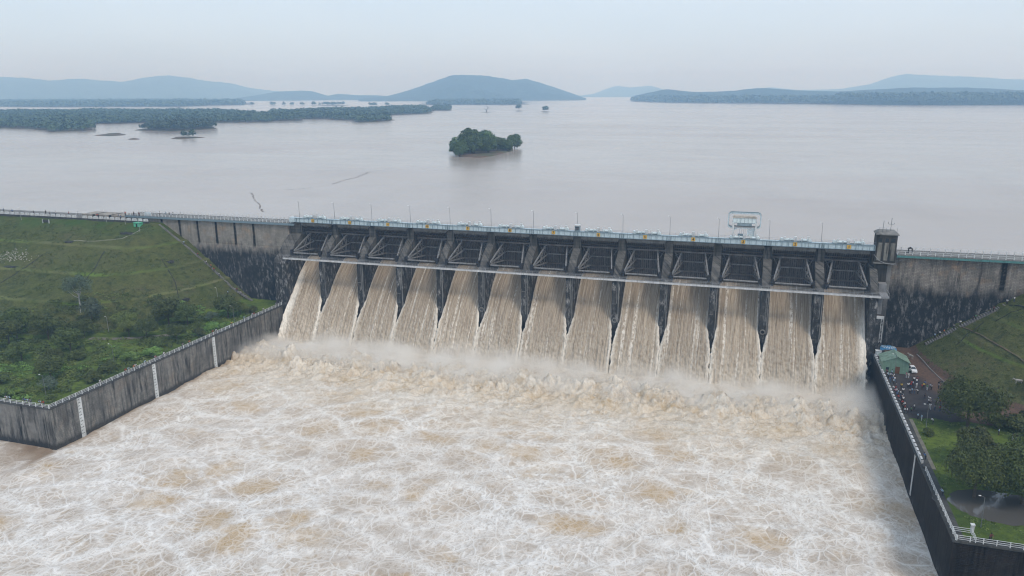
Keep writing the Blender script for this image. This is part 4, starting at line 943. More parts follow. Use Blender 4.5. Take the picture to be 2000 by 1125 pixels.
# falling water
prof = np.array([(9.5,31.6),(7,31.3),(4,29.6),(1,27.4),(-2,25.),(-6,21.),(-10,16.6),(-14,11.4),(-18,5.6),(-22,-1.2)])
def sheet_mesh(seed, wl_=1., wr_=1., froth=0):
    sg = np.concatenate([[0], np.cumsum(np.hypot(*np.diff(prof, axis=0).T))]); nv, nu = 120, 76
    s = np.linspace(0, sg[-1], nv); py = np.interp(s, sg, prof[:,0]); pz = np.interp(s, sg, prof[:,1])
    kk = np.ones(9)/9; py[4:-4] = np.convolve(py, kk, 'valid'); pz[4:-4] = np.convolve(pz, kk, 'valid')
    fall = np.clip((s-3)/(sg[-1]-3), 0, 1); grow = np.clip((-9.0-py)/6.5, 0, 1)
    u = np.linspace(-1, 1, nu); U, S = np.meshgrid(u, s)
    rag = fbm(S*.45+seed*7, S*0+np.sign(U)*3+seed, 4, seed, .6)*.95
    half = 7.48+grow[:,None]*np.where(U > 0, 1.75*wr_, 1.75*wl_)+grow[:,None]*rag*.9
    Xs = U*half; nrm = np.stack([-np.gradient(pz), np.gradient(py)], -1); nrm /= np.linalg.norm(nrm, axis=1)[:,None]; nrm *= -1
    if nrm[0,1] < 0: nrm *= -1
    t_ = np.clip(fall*1.3, .06, 1)[:,None]
    D = (fbm(Xs*1.1+seed*9, S*.06, 3, seed+1)*.5 + fbm(Xs*.55+seed*3, S*.35, 4, seed+2, .6)*.7*t_ + fbm(Xs*1.8, S*.8+seed, 3, seed+3, .6)*.5*t_)*(.25+.75*t_)
    ee = np.abs(U)**7; D = D + ee*t_*.55*(1+fbm(S*.5, U*0+seed, 2, seed+4)) - np.clip((np.abs(U)-.965)/.035, 0, 1)*1.2*t_
    Yv = py[:,None]+D*nrm[:,0:1]; Zv = pz[:,None]+D*nrm[:,1:2]
    me_ = grid('water_sheet', Xs, Yv, Zv, M['sheet'])
    V = np.stack([Xs, S], -1).reshape(-1, 2); li = np.zeros(len(me_.loops), np.int32); me_.loops.foreach_get('vertex_index', li)
    uvl = me_.uv_layers.new(name='UVMap'); uvl.data.foreach_set('uv', V[li].astype(np.float32).ravel())
    for nm, arr in (('edge', np.maximum(np.abs(U)**5*np.clip(.72+fall[:,None]*.55, 0, 1.15), np.clip((U*froth-.15)*1.5, 0, 1)*np.clip(fall[:,None]*2.2+.2, 0, 1)*(abs(froth) > 0))), ('fall', np.broadcast_to(fall[:,None], U.shape))):
        a_ = me_.attributes.new(nm, 'FLOAT', 'POINT'); a_.data.foreach_set('value', np.ascontiguousarray(arr, np.float32).ravel())
    return me_
SH = [sheet_mesh(k, a, b) for k, a, b in ((3, 1, 1), (14, .8, 1.1), (25, 1.1, .75), (36, .9, .9), (47, 1.05, 1.05), (58, .7, .95))]
for i, x in enumerate(GX):
    me_ = sheet_mesh(51, .5, 1, -1) if i == 12 else (sheet_mesh(62, 1, .3, .85) if i == 0 else SH[(i*5+1) % 6])
    tag(link('water_sheet', me_, None, (x, 0, 0)), 'brown sheet of water pouring below the %s gate from the lift tower' % ORD[i], 'waterfall', 'sheets of water below the gates')

# ------------------------------------------------------------------ training walls
def trough_wall(lab, x0, x1, wx, endx, mat, matend, y0=-131.5, y1=-9.95, capx=None):
    t = thing('training_wall', lab, 'retaining wall', ((x0+x1)/2, -70, 0))
    mb = MB(); mb.box(x0, x1, y0, y1, -3, 12.55); part('wall', mb, mat, t)
    mb = MB(); a, b = sorted((endx, x0 if endx < x0 else x1)); mb.box(a, b, y0+.003, y0+1.2, -3, 12.55); part('end_wall', mb, matend, t)
    mb = MB(); mb.box(x0-(.25 if endx < x0 else .25), x1+.25, y0-.25, y1, 12.56, 13.0); part('coping', mb, M['cap'], t)
    mb = MB(); (mb.box(a, x0-.26, y0-.25, y0+1.5, 12.56, 13.0) if endx < x0 else mb.box(x1+.26, b, y0-.25, y0+1.5, 12.56, 13.0)); part('coping', mb, M['cap'], t)
    return t
TL = trough_wall('long dark left training wall with three white gauge boards', -228.6, -226.4, 0, -420, M['train_l'], M['end_l'], y1=-12.45)
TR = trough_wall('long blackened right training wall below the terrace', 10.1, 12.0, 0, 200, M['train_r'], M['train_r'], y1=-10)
def gauge(T, xf, s, y, w=1.55):
    mb = MB(); mb.box(min(xf, xf+s*.09), max(xf, xf+s*.09), y-w/2, y+w/2, -.5, 12.5); o = part('gauge_board', mb, M['white'], T); r = o.parent.location
    mb = MB(); xx = xf+s*.09
    for k in range(12):
        z = .8+k*1.0; mb.box(min(xx+s*.002, xx+s*.03), max(xx+s*.002, xx+s*.03), y-w*.42, y+w*(-.05 if k % 2 else .2), z, z+.22)
    g_ = MB(); ob = link('tick_marks', mb.mesh('tick_marks', M['pole'], tuple(root_loc(T))), o)
for y in (-121.3, -89.9, -58.6): gauge(TL, -226.397, 1, y)
mb = MB(); mb.box(10.0, 10.097, -90.7, -89.6, 1, 12.5); part('gauge_board', mb, M['whitec'], TR)
railing('railing', 'white three rail railing along the top of the left training wall', [((-226.6,-131.5,13.0),(-226.6,-12.6,13.0)), ((-290,-131.5,13.0),(-226.8,-131.5,13.0))], 1.25, 2.4, M['white'], 3, .16)
railing('railing', 'white railing around the corner of the right training wall', [((10.4,-131.4,13.0),(10.4,-100.5,13.0)), ((10.6,-131.5,13.0),(75,-131.5,13.0)), ((10.5,-128.2,13.0),(14.0,-128.2,13.0)), ((14.0,-128.2,13.0),(14.0,-131.4,13.0))], 1.25, 2.4, M['white'], 3, .16)
t = thing('parapet', 'pale solid parapet along the upper half of the right training wall', 'parapet', (10.5, -60, 13))
mb = MB(); mb.box(10.2, 10.65, -96.5, -13, 13.003, 13.95); part('wall', mb, M['whitec'], t)
mb = MB()
for k in range(34): mb.box(10.1, 10.75, -96.4+k*2.5, -96.2+k*2.5, 13.953, 14.1)
part('cap_block', mb, M['cap'], t)
t = thing('parapet', 'broken end piece of parapet beside the gap in the right training wall', 'parapet', (10.5, -98.5, 13)); mb = MB(); mb.box(10.15, 10.9, -99.4, -97.6, 13.003, 13.6); part('wall', mb, M['cap'], t)
t = thing('gate_pillar', 'white square pillar at the corner of the right wall railing', 'pillar', (14.3, -127.2, 12.9)); mb = MB(); mb.box(-.3, .3, -.3, .3, 0, 1.7); part('shaft', mb, M['whitec'], t, True); mb = MB(); mb.box(-.4, .4, -.4, .4, 1.703, 1.95); part('cap', mb, M['white'], t, True)

# ------------------------------------------------------------------ things on the banks
def drape(hf, pts, w, t_, mat, name, lab, cat, n=10, lift=.05):
    mb = MB(); c = []
    for i in range(len(pts)-1):
        for a in range(n):
            s = a/n; c.append((pts[i][0]*(1-s)+pts[i+1][0]*s, pts[i][1]*(1-s)+pts[i+1][1]*s))
    c.append(pts[-1]); z = [float(hf(np.array(x), np.array(y)))+lift for x, y in c]
    mb.path([(x, y, zz) for (x, y), zz in zip(c, z)], w, t_); return tag(link(name, mb.mesh(name, mat)), lab, cat)
hLs = lambda x, y: sculpt(hL(x, y), x, y, 13.)
hRs = lambda x, y: sculpt(hR(x, y), x, y, 12.9)
def zL(x, y): return float(hLs(np.array([[float(x)]]), np.array([[float(y)]]))[0,0])
def zR(x, y): return float(hRs(np.array([[float(x)]]), np.array([[float(y)]]))[0,0])
# steps down both wings
def steps(lab, pts, zf, w, mat):
    t = thing('stairs', lab, 'stairs', (pts[0][0], pts[0][1], zf(*pts[0])))
    L = [Vector((x, y, zf(x, y))) for x, y in pts]
    for i in range(len(L)-1):
        a, b = L[i], L[i+1]; n = max(1, int(abs(b.z-a.z)/.45)); 
        for k in range(n):
            p = a.lerp(b, (k+.5)/n); mb = MB(); dx = abs(b.x-a.x)/n*.36; mb.box(p.x-dx, p.x+dx, p.y-w/2, p.y+w/2, p.z-.3, p.z+.32); part('step', mb, mat, t)
    return t
steps('grey stone steps climbing beside the right dam wing', [(27.5,-3.2),(36,-2.6),(50.5,-1.6)], zR, 2.6, M['steps'])
steps('stone steps descending along the foot of the left dam wing', [(-297,-1.5),(-281,-3),(-268,-5.5),(-254,-8.5),(-243,-10.5)], zL, 1.1, M['steps'])
# drains, culvert boxes and pipes on the left slope
hf = lambda x, y: np.array(zL(x, y))
def wp(n, L_): return L_
drape(hf, [(-306,-26),(-300,-38),(-296,-50)], .30, .18, M['drainc'], 'drain', 'narrow dark drain running down the left slope behind the trees', 'drain')
drape(hf, [(-281,-20),(-268,-28),(-262,-34)], .30, .18, M['drainc'], 'drain', 'narrow dark drain below the middle culvert of the left slope', 'drain')
drape(hf, [(-336,-31),(-335,-43),(-338,-58)], .30, .18, M['drainc'], 'drain', 'narrow dark drain at the far left of the grass slope', 'drain')
drape(hf, [(-301,-8),(-305,-16),(-318,-19.5),(-329,-20)], .30, .16, M['pipe'], 'pipe', 'pale pipe bent across the upper left grass slope', 'pipe')
for x, y, w_, lab in ((-278,-19.,3.6,'dark open culvert near the end of the upper berm'), (-260,-33.,4,'dark open culvert near the end of the middle berm'), (-330,-21.5,3.6,'dark drain pit on the upper berm of the left slope'), (-343,-42,5.5,'dark drain pit on the middle berm of the left slope'), (-341,-60,6,'dark drain pit on the lower berm of the left slope'), (-306,-12,6,'dark scrub filled hollow below the green cabin')):
    t = thing('drain_pit', lab, 'drain pit', (x, y, zL(x, y))); mb = MB(); mb.box(-w_/2, w_/2, -.9, -.65, -.4, .35); mb.box(-w_/2, w_/2, .65, .9, -.4, .5); mb.box(-w_/2, -w_/2+.25, -.649, .649, -.4, .4); mb.box(w_/2-.25, w_/2, -.649, .649, -.4, .4); part('curb', mb, M['cap'], t, True)
    mb = MB(); mb.box(-w_/2+.26, w_/2-.26, -.64, .64, -.3, .22); part('opening', mb, M['drainc'], t, True)
t = thing('notice_board', 'small board on two white posts at the upper left of the embankment', 'board', (-358,-7.5, zL(-358,-7.5)))
mb = MB(); mb.box(-2.1,-1.8,-.15,.15,0,1.9); part('post', mb, M['white'], t, True); mb = MB(); mb.box(1.8,2.1,-.15,.15,0,1.9); part('post', mb, M['white'], t, True); mb = MB(); mb.box(-1.79,1.79,-.1,.1,.5,1.8); part('board', mb, M['cap'], t, True)
t = thing('cabin', 'small bright green cabin on the left crest', 'cabin', (-305.5,-5.2, 42.4)); mb = MB(); mb.box(-1.7,1.7,-1,1,0,2.1); part('body', mb, M['green_hut'], t, True); mb = MB(); mb.box(-1.9,1.9,-1.2,1.2,2.103,2.3); part('roof', mb, M['green_hut'], t, True); mb = MB(); mb.box(-.4,.4,-1.05,-1.003,.1,1.7); part('door', mb, M['black'], t, True)
for x, y, h, lab in ((-375,-6,6,'slim pole at the far left of the embankment crest'),(-325,-4,5.5,'slim pole behind the white blocks of the left crest'),(-300.5,-10,8,'leaning pale pole beside the green cabin'),(-313,-5,6,'slim pole left of the green cabin'),(-252,-22,5.5,'short pale pole low on the left embankment near the black masonry'),(-268,-66.5,6,'lamp pole among trees behind the left bank path')):
    pole(x, y, zL(x, y)-.1, h, lab=lab, arm=.3, mat='railg')
for x, y, lab in ((-239,-94,'twin headed lamp post in the bright shrubs of the left bank'),(-229.8,-41,'twin headed lamp post near the dam end of the left wall'),(-236,-124,'lamp post beside the corner of the left wall')):
    pole(x, y, 13, 6.5, lab=lab, arm=.9, mat='pole')
for x, y, lab in ((15.3,-74,'tall lamp post on the grass beside the right terrace'),(16.6,-124.5,'tall lamp post in front of the flooded trees'),(13.8,-31.5,'lamp post in front of the green tin hut')):
    pole(x, y, 12.9, 7, lab=lab, arm=.9, mat='pole')
# pale rubble patch and path pieces
mb = MB(); g_ = random.Random(5)
for k in range(170):
    x = -351+g_.gauss(0, 5.0); y = -34.5+g_.gauss(0, 2.4); r = g_.uniform(.15, .42); z = zL(x, y)
    mb.sphere((x, y, z+.05), r, 5, 3, .55)
tag(link('rubble', mb.mesh('rubble', M['stone'])), None, None, None, 'stuff')
drape(lambda x, y: np.array(12.9), [(-283,-77.5),(-262,-73),(-252,-69),(-240,-60)], 2.6, .12, M['pathc'], 'path', None, None, lift=.12)
o = bpy.data.objects['path']; o['kind'] = 'structure'
drape(lambda x, y: np.array(12.85), [(30.3,-68),(30,-80),(28,-86)], 1.2, .14, M['pathc'], 'footpath', None, None, lift=.16); bpy.data.objects['footpath']['kind'] = 'structure'
drape(lambda x, y: np.array(12.9), [(12.6,-68),(12.6,-99)], .9, .1, M['pathc'], 'pavement', None, None, lift=.1); bpy.data.objects['pavement']['kind'] = 'structure'
hf = lambda x, y: np.array(zR(x, y))
tag(drape(hf, [(24.3,-8),(26.3,-24),(29,-41),(34.5,-51)], .28, .25, M['steps'], 'kerb', 'x', 'kerb'), 'pale stone kerb along the toe of the right embankment', 'kerb')
drape(hf, [(34.5,-14),(43.5,-7)], .25, .16, M['drainc'], 'drain', 'thin dark drain low on the right embankment', 'drain')
drape(hf, [(46,-10),(60,-9)], .25, .16, M['drainc'], 'drain', 'thin dark drain high on the right embankment', 'drain')
drape(hf, [(38.2,-4),(42,-18),(46.5,-32),(52,-44)], .8, .12, M['shore'], 'berm_path', None, None, lift=.12); bpy.data.objects['berm_path']['kind'] = 'structure'
tag(drape(hf, [(51.5,-3.5),(54,-9),(57,-16)], .9, .2, M['drainc'], 'drain', 'x', 'drain'), 'wide dark drain at the top of the right steps', 'drain')

# green tin hut
H = thing('tin_hut', 'pale green tin hut with a patched gable roof by the right training wall', 'hut', (14.3, -25.5, 12.85))
w_, d_, e_, r_ = 3.9, 3.6, 3.9, 5.6
mb = MB(); n = len(mb.v); mb.add([(-w_,-d_,0),(w_,-d_,0),(w_,d_,0),(-w_,d_,0),(-w_,-d_,e_),(w_,-d_,e_),(w_,d_,e_),(-w_,d_,e_),(.3,-d_,r_),(.3,d_,r_)], [(0,1,5,8,4),(1,2,6,5),(2,3,7,9,6),(3,0,4,7)]); part('wall', mb, M['green_tin'], H, True)
for s in (-1, 1):
    for k in range(4):
        y0 = -d_-.45+k*2.03; z_ = .05+rnd.uniform(0, .09); xe = s*(w_+.45); mb = MB()
        mb.add([(.3,y0,r_+z_+.06),(.3,y0+1.99,r_+z_+.06),(xe,y0+1.99,e_-.22+z_),(xe,y0,e_-.22+z_),(.3,y0,r_+z_),(.3,y0+1.99,r_+z_),(xe,y0+1.99,e_-.28+z_),(xe,y0,e_-.28+z_)], [(0,1,2,3),(7,6,5,4),(0,3,7,4),(1,0,4,5),(2,1,5,6),(3,2,6,7)]); part('roof_sheet', mb, M['green_roof'], H, True)
mb = MB(); mb.box(.1,.5,-d_-.5,d_+.5,r_+.13,r_+.26); part('ridge_cap', mb, M['green_roof'], H, True)
mb = MB(); mb.box(.1,1.2,-d_-.06,-d_-.003,.02,2.2); part('door', mb, M['brown'], H, True); mb = MB(); mb.box(.0,.1,-d_-.1,-d_-.003,0,2.35); mb.box(1.2,1.3,-d_-.1,-d_-.003,0,2.35); mb.box(.1,1.2,-d_-.1,-d_-.061,2.2,2.35); part('door_frame', mb, M['brown'], H, True)
mb = MB()
for k in range(12): mb.box(-w_+.3+k*.65, -w_+.36+k*.65, -d_-.03, -d_-.004, 2.4 if -3 < k-6 < 1.5 and False else 2.5, 3.9)
part('sheet_seam', mb, M['green_roof'], H, True); mb = MB(); mb.box(-2.8,-1.9,-d_-.04,-d_-.003,1.0,1.9); part('window', mb, M['glass'], H, True)
t = thing('stall', 'stall under a crumpled blue tarpaulin behind the green tin hut', 'stall', (14.9,-9.5,13.2))
xs = np.linspace(-2.7, 2.7, 22); ys = np.linspace(-2.3, 2.3, 18); X, Y = np.meshgrid(xs, ys); Z = 2.6-.10*(X**2)-.06*Y**2+fbm(X*.9, Y*.9, 4, 8)*.6
o = link('tarpaulin', grid('tarpaulin', X, Y, Z, M['tarp']), t)
mb = MB()
for k in range(16):
    a = k*math.pi/8; mb.add([(.9*math.cos(a),.8*math.sin(a),2.98),(2.4*math.cos(a-.1),2.0*math.sin(a-.1),2.5),(2.4*math.cos(a+.1),2.0*math.sin(a+.1),2.5)], [(0,1,2)])
part('white_stripe', mb, M['tarpw'], t, True)
mb = MB()
for x in (-2.4, 2.4):
    for y in (-2, 2): mb.box(x-.06, x+.06, y-.06, y+.06, -.4, 2.0)
part('pole', mb, M['brown'], t, True)
t = thing('lean_to', 'rusty tin lean-to roof between the hut and the blue tarpaulin', 'shelter', (15.5,-17,12.9)); mb = MB(); mb.add([(-2.6,-2,2.4),(3.4,-2,2.1),(3.4,2,2.7),(-2.6,2,3.0),(-2.6,-2,2.3),(3.4,-2,2.0),(3.4,2,2.6),(-2.6,2,2.9)], [(0,1,2,3),(7,6,5,4),(0,4,5,1),(1,5,6,2),(2,6,7,3),(3,7,4,0)]); part('roof', mb, m_plain('rusty_tin', (.22,.15,.11), .7, .5, .8), t, True)
mb = MB(); [mb.box(x-.08,x+.08,y-.08,y+.08,-.1,2.1) for x in (-2.4,3.2) for y in (-1.8,1.8)]; part('post', mb, M['brown'], t, True)
t = thing('tarpaulin_box', 'small white box beside the blue tarpaulin stall', 'box', (11.6,-11.5,13)); mb = MB(); mb.box(-.9,.9,-.7,.7,0,1.6); part('body', mb, M['tarpw'], t, True); mb = MB(); mb.box(-1,1,-.8,.8,1.603,1.75); part('lid', mb, M['white'], t, True)

# white car with its door open
def car():
    t = thing('parked_car', 'white car with an open door parked beside the green tin hut', 'car', (20.1,-25.6,12.9), rz=math.radians(6))
    L, W = 4.4, .88     # nose towards -y
    st_ = [(-2.2,.42,.78,.80),(-2.05,.30,.92,.86),(-1.2,.28,1.02,.88),(-.75,.28,1.06,.88),(1.7,.28,1.06,.88),(2.1,.32,.98,.84),(2.2,.45,.85,.78)]
    mb = MB(); rings = [[(-w,y,z0),(-w*1.0,y,(z0+z1)/2),(-w*.93,y,z1),(w*.93,y,z1),(w,y,(z0+z1)/2),(w,y,z0)] for y, z0, z1, w in st_]
    vs = [p for r in rings for p in r]; m = 6; fs = [(i*m+a, i*m+(a+1) % m, (i+1)*m+(a+1) % m, (i+1)*m+a) for i in range(len(rings)-1) for a in range(m)]+[tuple(range(m)), tuple(range((len(rings)-1)*m, len(rings)*m))]
    mb.add(vs, fs); part('body', mb, M['carpaint'], t, True)
    mb = MB(); mb.add([(-.80,-.85,1.063),(.80,-.85,1.063),(.84,1.95,1.063),(-.84,1.95,1.063),(-.64,-.15,1.56),(.64,-.15,1.56),(.66,1.6,1.58),(-.66,1.6,1.58)], [(0,1,5,4),(1,2,6,5),(2,3,7,6),(3,0,4,7),(3,2,1,0)]); part('window', mb, M['glass'], t, True)
    mb = MB(); mb.box(-.67,.67,-.2,1.62,1.575,1.64); part('roof', mb, M['carpaint'], t, True)
    mb = MB(); [mb.bar((s*.72,-.85+.1,1.07),(s*.655,-.17,1.58),.07) for s in (-1,1)]; [mb.bar((s*.82,.6,1.07),(s*.66,.6,1.58),.07) for s in (-1,1)]; [mb.bar((s*.82,1.9,1.07),(s*.66,1.58,1.58),.09) for s in (-1,1)]; part('pillar', mb, M['carpaint'], t, True)
    for sx in (-1, 1):
        for y in (-1.35, 1.35):
            mb = MB(); mb.cyl((sx*.70,y,.33),(sx*.91,y,.33),.33,12); w = part('wheel', mb, M['rubber'], t, True); mb = MB(); mb.cyl((sx*.905,y,.33),(sx*.93,y,.33),.18,8); link('rim', mb.mesh('rim', M['railg']), w)
        mb = MB(); mb.box(min(sx*.5,sx*.78),max(sx*.5,sx*.78),-2.23,-2.1,.62,.78); part('headlight', mb, M['lamp'], t, True)
        mb = MB(); mb.box(min(sx*.86,sx*1.05),max(sx*.86,sx*1.05),-.75,-.6,1.0,1.15); part('mirror', mb, M['carpaint'], t, True)
    mb = MB(); mb.box(-.5,.5,-2.225,-2.15,.45,.62); part('grille', mb, M['black'], t, True); mb = MB(); mb.box(-.82,.82,-2.26,-2.15,.3,.42); part('bumper', mb, M['carpaint'], t, True)
    mb = MB(); mb.add([(-.88,-.55,.35),(-1.65,-.15,.35),(-1.65,-.15,1.05),(-.88,-.55,1.05),(-.88,-.49,.35),(-1.65,-.09,.35),(-1.65,-.09,1.05),(-.88,-.49,1.05)], [(0,1,2,3),(7,6,5,4),(0,4,5,1),(1,5,6,2),(2,6,7,3),(3,7,4,0)]); dr = part('door', mb, M['carpaint'], t, True)
    mb = MB(); mb.add([(-.88,-.53,1.05),(-1.6,-.15,1.05),(-1.5,-.2,1.5),(-.88,-.5,1.5)], [(0,1,2,3)]); link('door_window', mb.mesh('door_window', M['glass']), dr)
car()
def motorcycle(x, y, z, rz, lab):
    t = thing('motorcycle', lab, 'motorcycle', (x, y, z), None, rz)
    for yy in (-.65, .65):
        mb = MB(); n = 12; mb.cyl((-.05, yy, .31), (.05, yy, .31), .31, n); part('wheel', mb, M['rubber'], t, True)
    mb = MB(); mb.bar((0,-.6,.35),(0,-.4,1.0),.08); mb.bar((0,.65,.35),(0,0,.5),.09); mb.bar((0,-.45,.85),(0,.1,.75),.1); part('frame', mb, M['pole'], t, True)
    mb = MB(); mb.box(-.14,.14,-.4,0,.72,.95); part('fuel_tank', mb, M['black'], t, True); mb = MB(); mb.box(-.13,.13,0.003,.65,.74,.86); part('seat', mb, M['dark'], t, True)
    mb = MB(); mb.box(-.16,.16,-.25,.15,.3,.65); part('engine', mb, M['pole'], t, True); mb = MB(); mb.bar((-.35,-.35,1.05),(.35,-.35,1.05),.05); part('handlebar', mb, M['pole'], t, True)
    return t
m1 = motorcycle(26.6,-35.6,12.95,1.3,'dark motorcycle parked at the toe of the right embankment'); dup(m1, (28.0,-35.9,12.95), 'second dark motorcycle just right of the one at the embankment toe', None, 1.1)
dup(m1, (11.7,-28.5,12.95), 'dark motorcycle parked between the green hut and the parapet', None, .2)

# cattle
def cow_mesh():
    mb = MB(); R = [(-.95,.95,.16),(-.85,1.05,.30),(-.4,1.05,.36),(.2,1.03,.38),(.75,1.08,.34),(.95,1.15,.22),(1.15,1.3,.17),(1.35,1.42,.15),(1.5,1.38,.15),(1.75,1.22,.09)]
    m = 8; vs = []
    for y, z, r in R: vs += [(r*.75*math.cos(a*2*math.pi/m), y, z+r*math.sin(a*2*math.pi/m)) for a in range(m)]
    mb.add(vs, [(i*m+a, i*m+(a+1) % m, (i+1)*m+(a+1) % m, (i+1)*m+a) for i in range(len(R)-1) for a in range(m)]+[tuple(range(m)), tuple(range((len(R)-1)*m, len(R)*m))])
    for y, s in ((-.75,1),(-.75,-1),(.7,1),(.7,-1)):
        k = -.07 if y < 0 else .03; mb.path([(s*.2,y,.95),(s*.2,y-k*1.5,.5),(s*.2,y+k,.0)], .2, w2=.09, n=6)
    mb.path([(0,-.95,1.15),(0,-1.05,.6)], .06, w2=.04); mb.bar((-.28,1.42,1.5),(.28,1.42,1.5),.07); return mb
cm = cow_mesh().mesh('body', M['cow']); hm = MB(); hm.bar((-.08,1.5,1.5),(-.2,1.5,1.75),.05,w2=.02); hm.bar((.08,1.5,1.5),(.2,1.5,1.75),.05,w2=.02); hm = hm.mesh('horns', M['stone'])
for x, y, rz, c, lab in ((45.2,-42.6,1.5,(.45,.42,.38,1),'white cow grazing on the right embankment toe'), (39.6,-43.4,2.2,(.03,.025,.02,1),'black cow standing beside the white cow'), (38.4,-43.9,1.2,(.10,.06,.04,1),'brown cow left of the black cow'), (21.8,-12,.6,(.40,.38,.34,1),'pale cow near the kerb behind the parked car')):
    t = thing('cow', lab, 'cow', (x, y, max(zR(x, y), 12.9)), None, rz); o = link('body', cm, t); o.color = c; link('horns', hm, t)

# ------------------------------------------------------------------ people
def skin_mesh(name, V, E, R, mat, sub=1):
    me_ = bpy.data.meshes.new(name); me_.from_pydata(V, E, []); o = bpy.data.objects.new(name, me_); COL.objects.link(o)
    o.modifiers.new('s', 'SKIN'); sv = me_.skin_vertices[0].data
    for i, r in enumerate(R): sv[i].radius = (r, r) if not isinstance(r, tuple) else r
    sv[0].use_root = True
    if sub: m_ = o.modifiers.new('u', 'SUBSURF'); m_.levels = sub; m_.render_levels = sub
    dg = bpy.context.evaluated_depsgraph_get(); dg.update(); r_ = bpy.data.meshes.new_from_object(o.evaluated_get(dg)); r_.name = name
    bpy.data.objects.remove(o); r_.materials.clear(); r_.materials.append(mat); return r_
def figure(pose):
    hy, lean = (0, 0)
    if pose == 'lean': lean = .28
    J = {'pel': (0,0,.95), 'che': (0,-lean*.7,1.30), 'nec': (0,-lean,1.48), 'hea': (0,-lean-.02,1.62)}
    sp = {'stand': .10, 'walk': .22, 'lean': .12, 'wide': .2}[pose]; fr = .28 if pose == 'walk' else .03
    for s, k in ((1, 'r'), (-1, 'l')):
        J['hip'+k] = (s*.10,0,.90); J['kne'+k] = (s*(.10+sp*.2),-s*fr*.5-.02,.50); J['ank'+k] = (s*(.10+sp*.3),-s*fr,.08); J['toe'+k] = (s*(.12+sp*.3),-s*fr-.17,.03)
        J['sho'+k] = (s*.19,-lean*.9,1.40)
        if pose == 'lean': J['elb'+k] = (s*.26,-lean-.15,1.18); J['han'+k] = (s*.2,-lean-.38,1.08)
        elif pose == 'wide' and s == 1: J['elb'+k] = (.40,-.12,1.5); J['han'+k] = (.30,-.22,1.72)
        else: J['elb'+k] = (s*.27,s*fr*.3+.03,1.14); J['han'+k] = (s*.27,s*fr*.7-.08,.86)
    names = list(J); ix = {n_: i for i, n_ in enumerate(names)}; V = [J[n_] for n_ in names]
    E = [('pel','che'),('che','nec'),('nec','hea')]
    for k in 'rl': E += [('pel','hip'+k),('hip'+k,'kne'+k),('kne'+k,'ank'+k),('ank'+k,'toe'+k),('che','sho'+k),('sho'+k,'elb'+k),('elb'+k,'han'+k)]
    rad = {'pel':.13,'che':.14,'nec':.055,'hea':.105,'hip':.09,'kne':.06,'ank':.045,'toe':.04,'sho':.06,'elb':.043,'han':.04}
    body = skin_mesh('body', V, [(ix[a], ix[b]) for a, b in E], [rad[n_[:3]] for n_ in names], M['skin'])
    def sub(keys, edges, rr): 
        k2 = {n_: i for i, n_ in enumerate(keys)}; return [J[n_] for n_ in keys], [(k2[a], k2[b]) for a, b in edges], [rr[n_[:3]] for n_ in keys]
    sh = skin_mesh('shirt', *sub(['pel','che','shor','shol','elbr','elbl'], [('pel','che'),('che','shor'),('che','shol'),('shor','elbr'),('shol','elbl')], {'pel':.15,'che':.165,'sho':.08,'elb':.06}), M['cloth'])
    tr = skin_mesh('trousers', *sub(['pel','hipr','hipl','kner','knel','ankr','ankl'], [('pel','hipr'),('pel','hipl'),('hipr','kner'),('hipl','knel'),('kner','ankr'),('knel','ankl')], {'pel':.14,'hip':.105,'kne':.08,'ank':.065}), M['cloth'])
    hr = MB().sphere((0,-lean+.015,1.70),.112,8,5).mesh('hair', M['hair']); return body, sh, tr, hr
FIG = {p: figure(p) for p in ('stand', 'walk', 'lean', 'wide')}
CLR = {'white': (.70,.70,.70), 'pale blue': (.35,.5,.62), 'blue': (.06,.14,.32), 'red': (.42,.05,.04), 'orange': (.6,.2,.05), 'yellow': (.6,.42,.08), 'black': (.02,.02,.022), 'grey': (.25,.25,.26), 'pink': (.55,.25,.28), 'green': (.08,.25,.14), 'maroon': (.18,.04,.05)}
TRC = {'dark': (.025,.025,.03), 'blue': (.05,.08,.14), 'brown': (.10,.07,.05), 'white': (.5,.5,.5)}
def person(x, y, z, shirt, tr, pose, rz, lab, grp=None, sc=1.22):
    t = thing('person', lab, 'person', (x, y, z), grp, rz); t.scale = (sc, sc, sc*1.0)
    b, s, r, h = FIG[pose]; link('body', b, t)
    o = link('shirt', s, t); o.color = (*CLR[shirt], 1); o = link('trousers', r, t); o.color = (*TRC[tr], 1); link('hair', h, t)
    return t
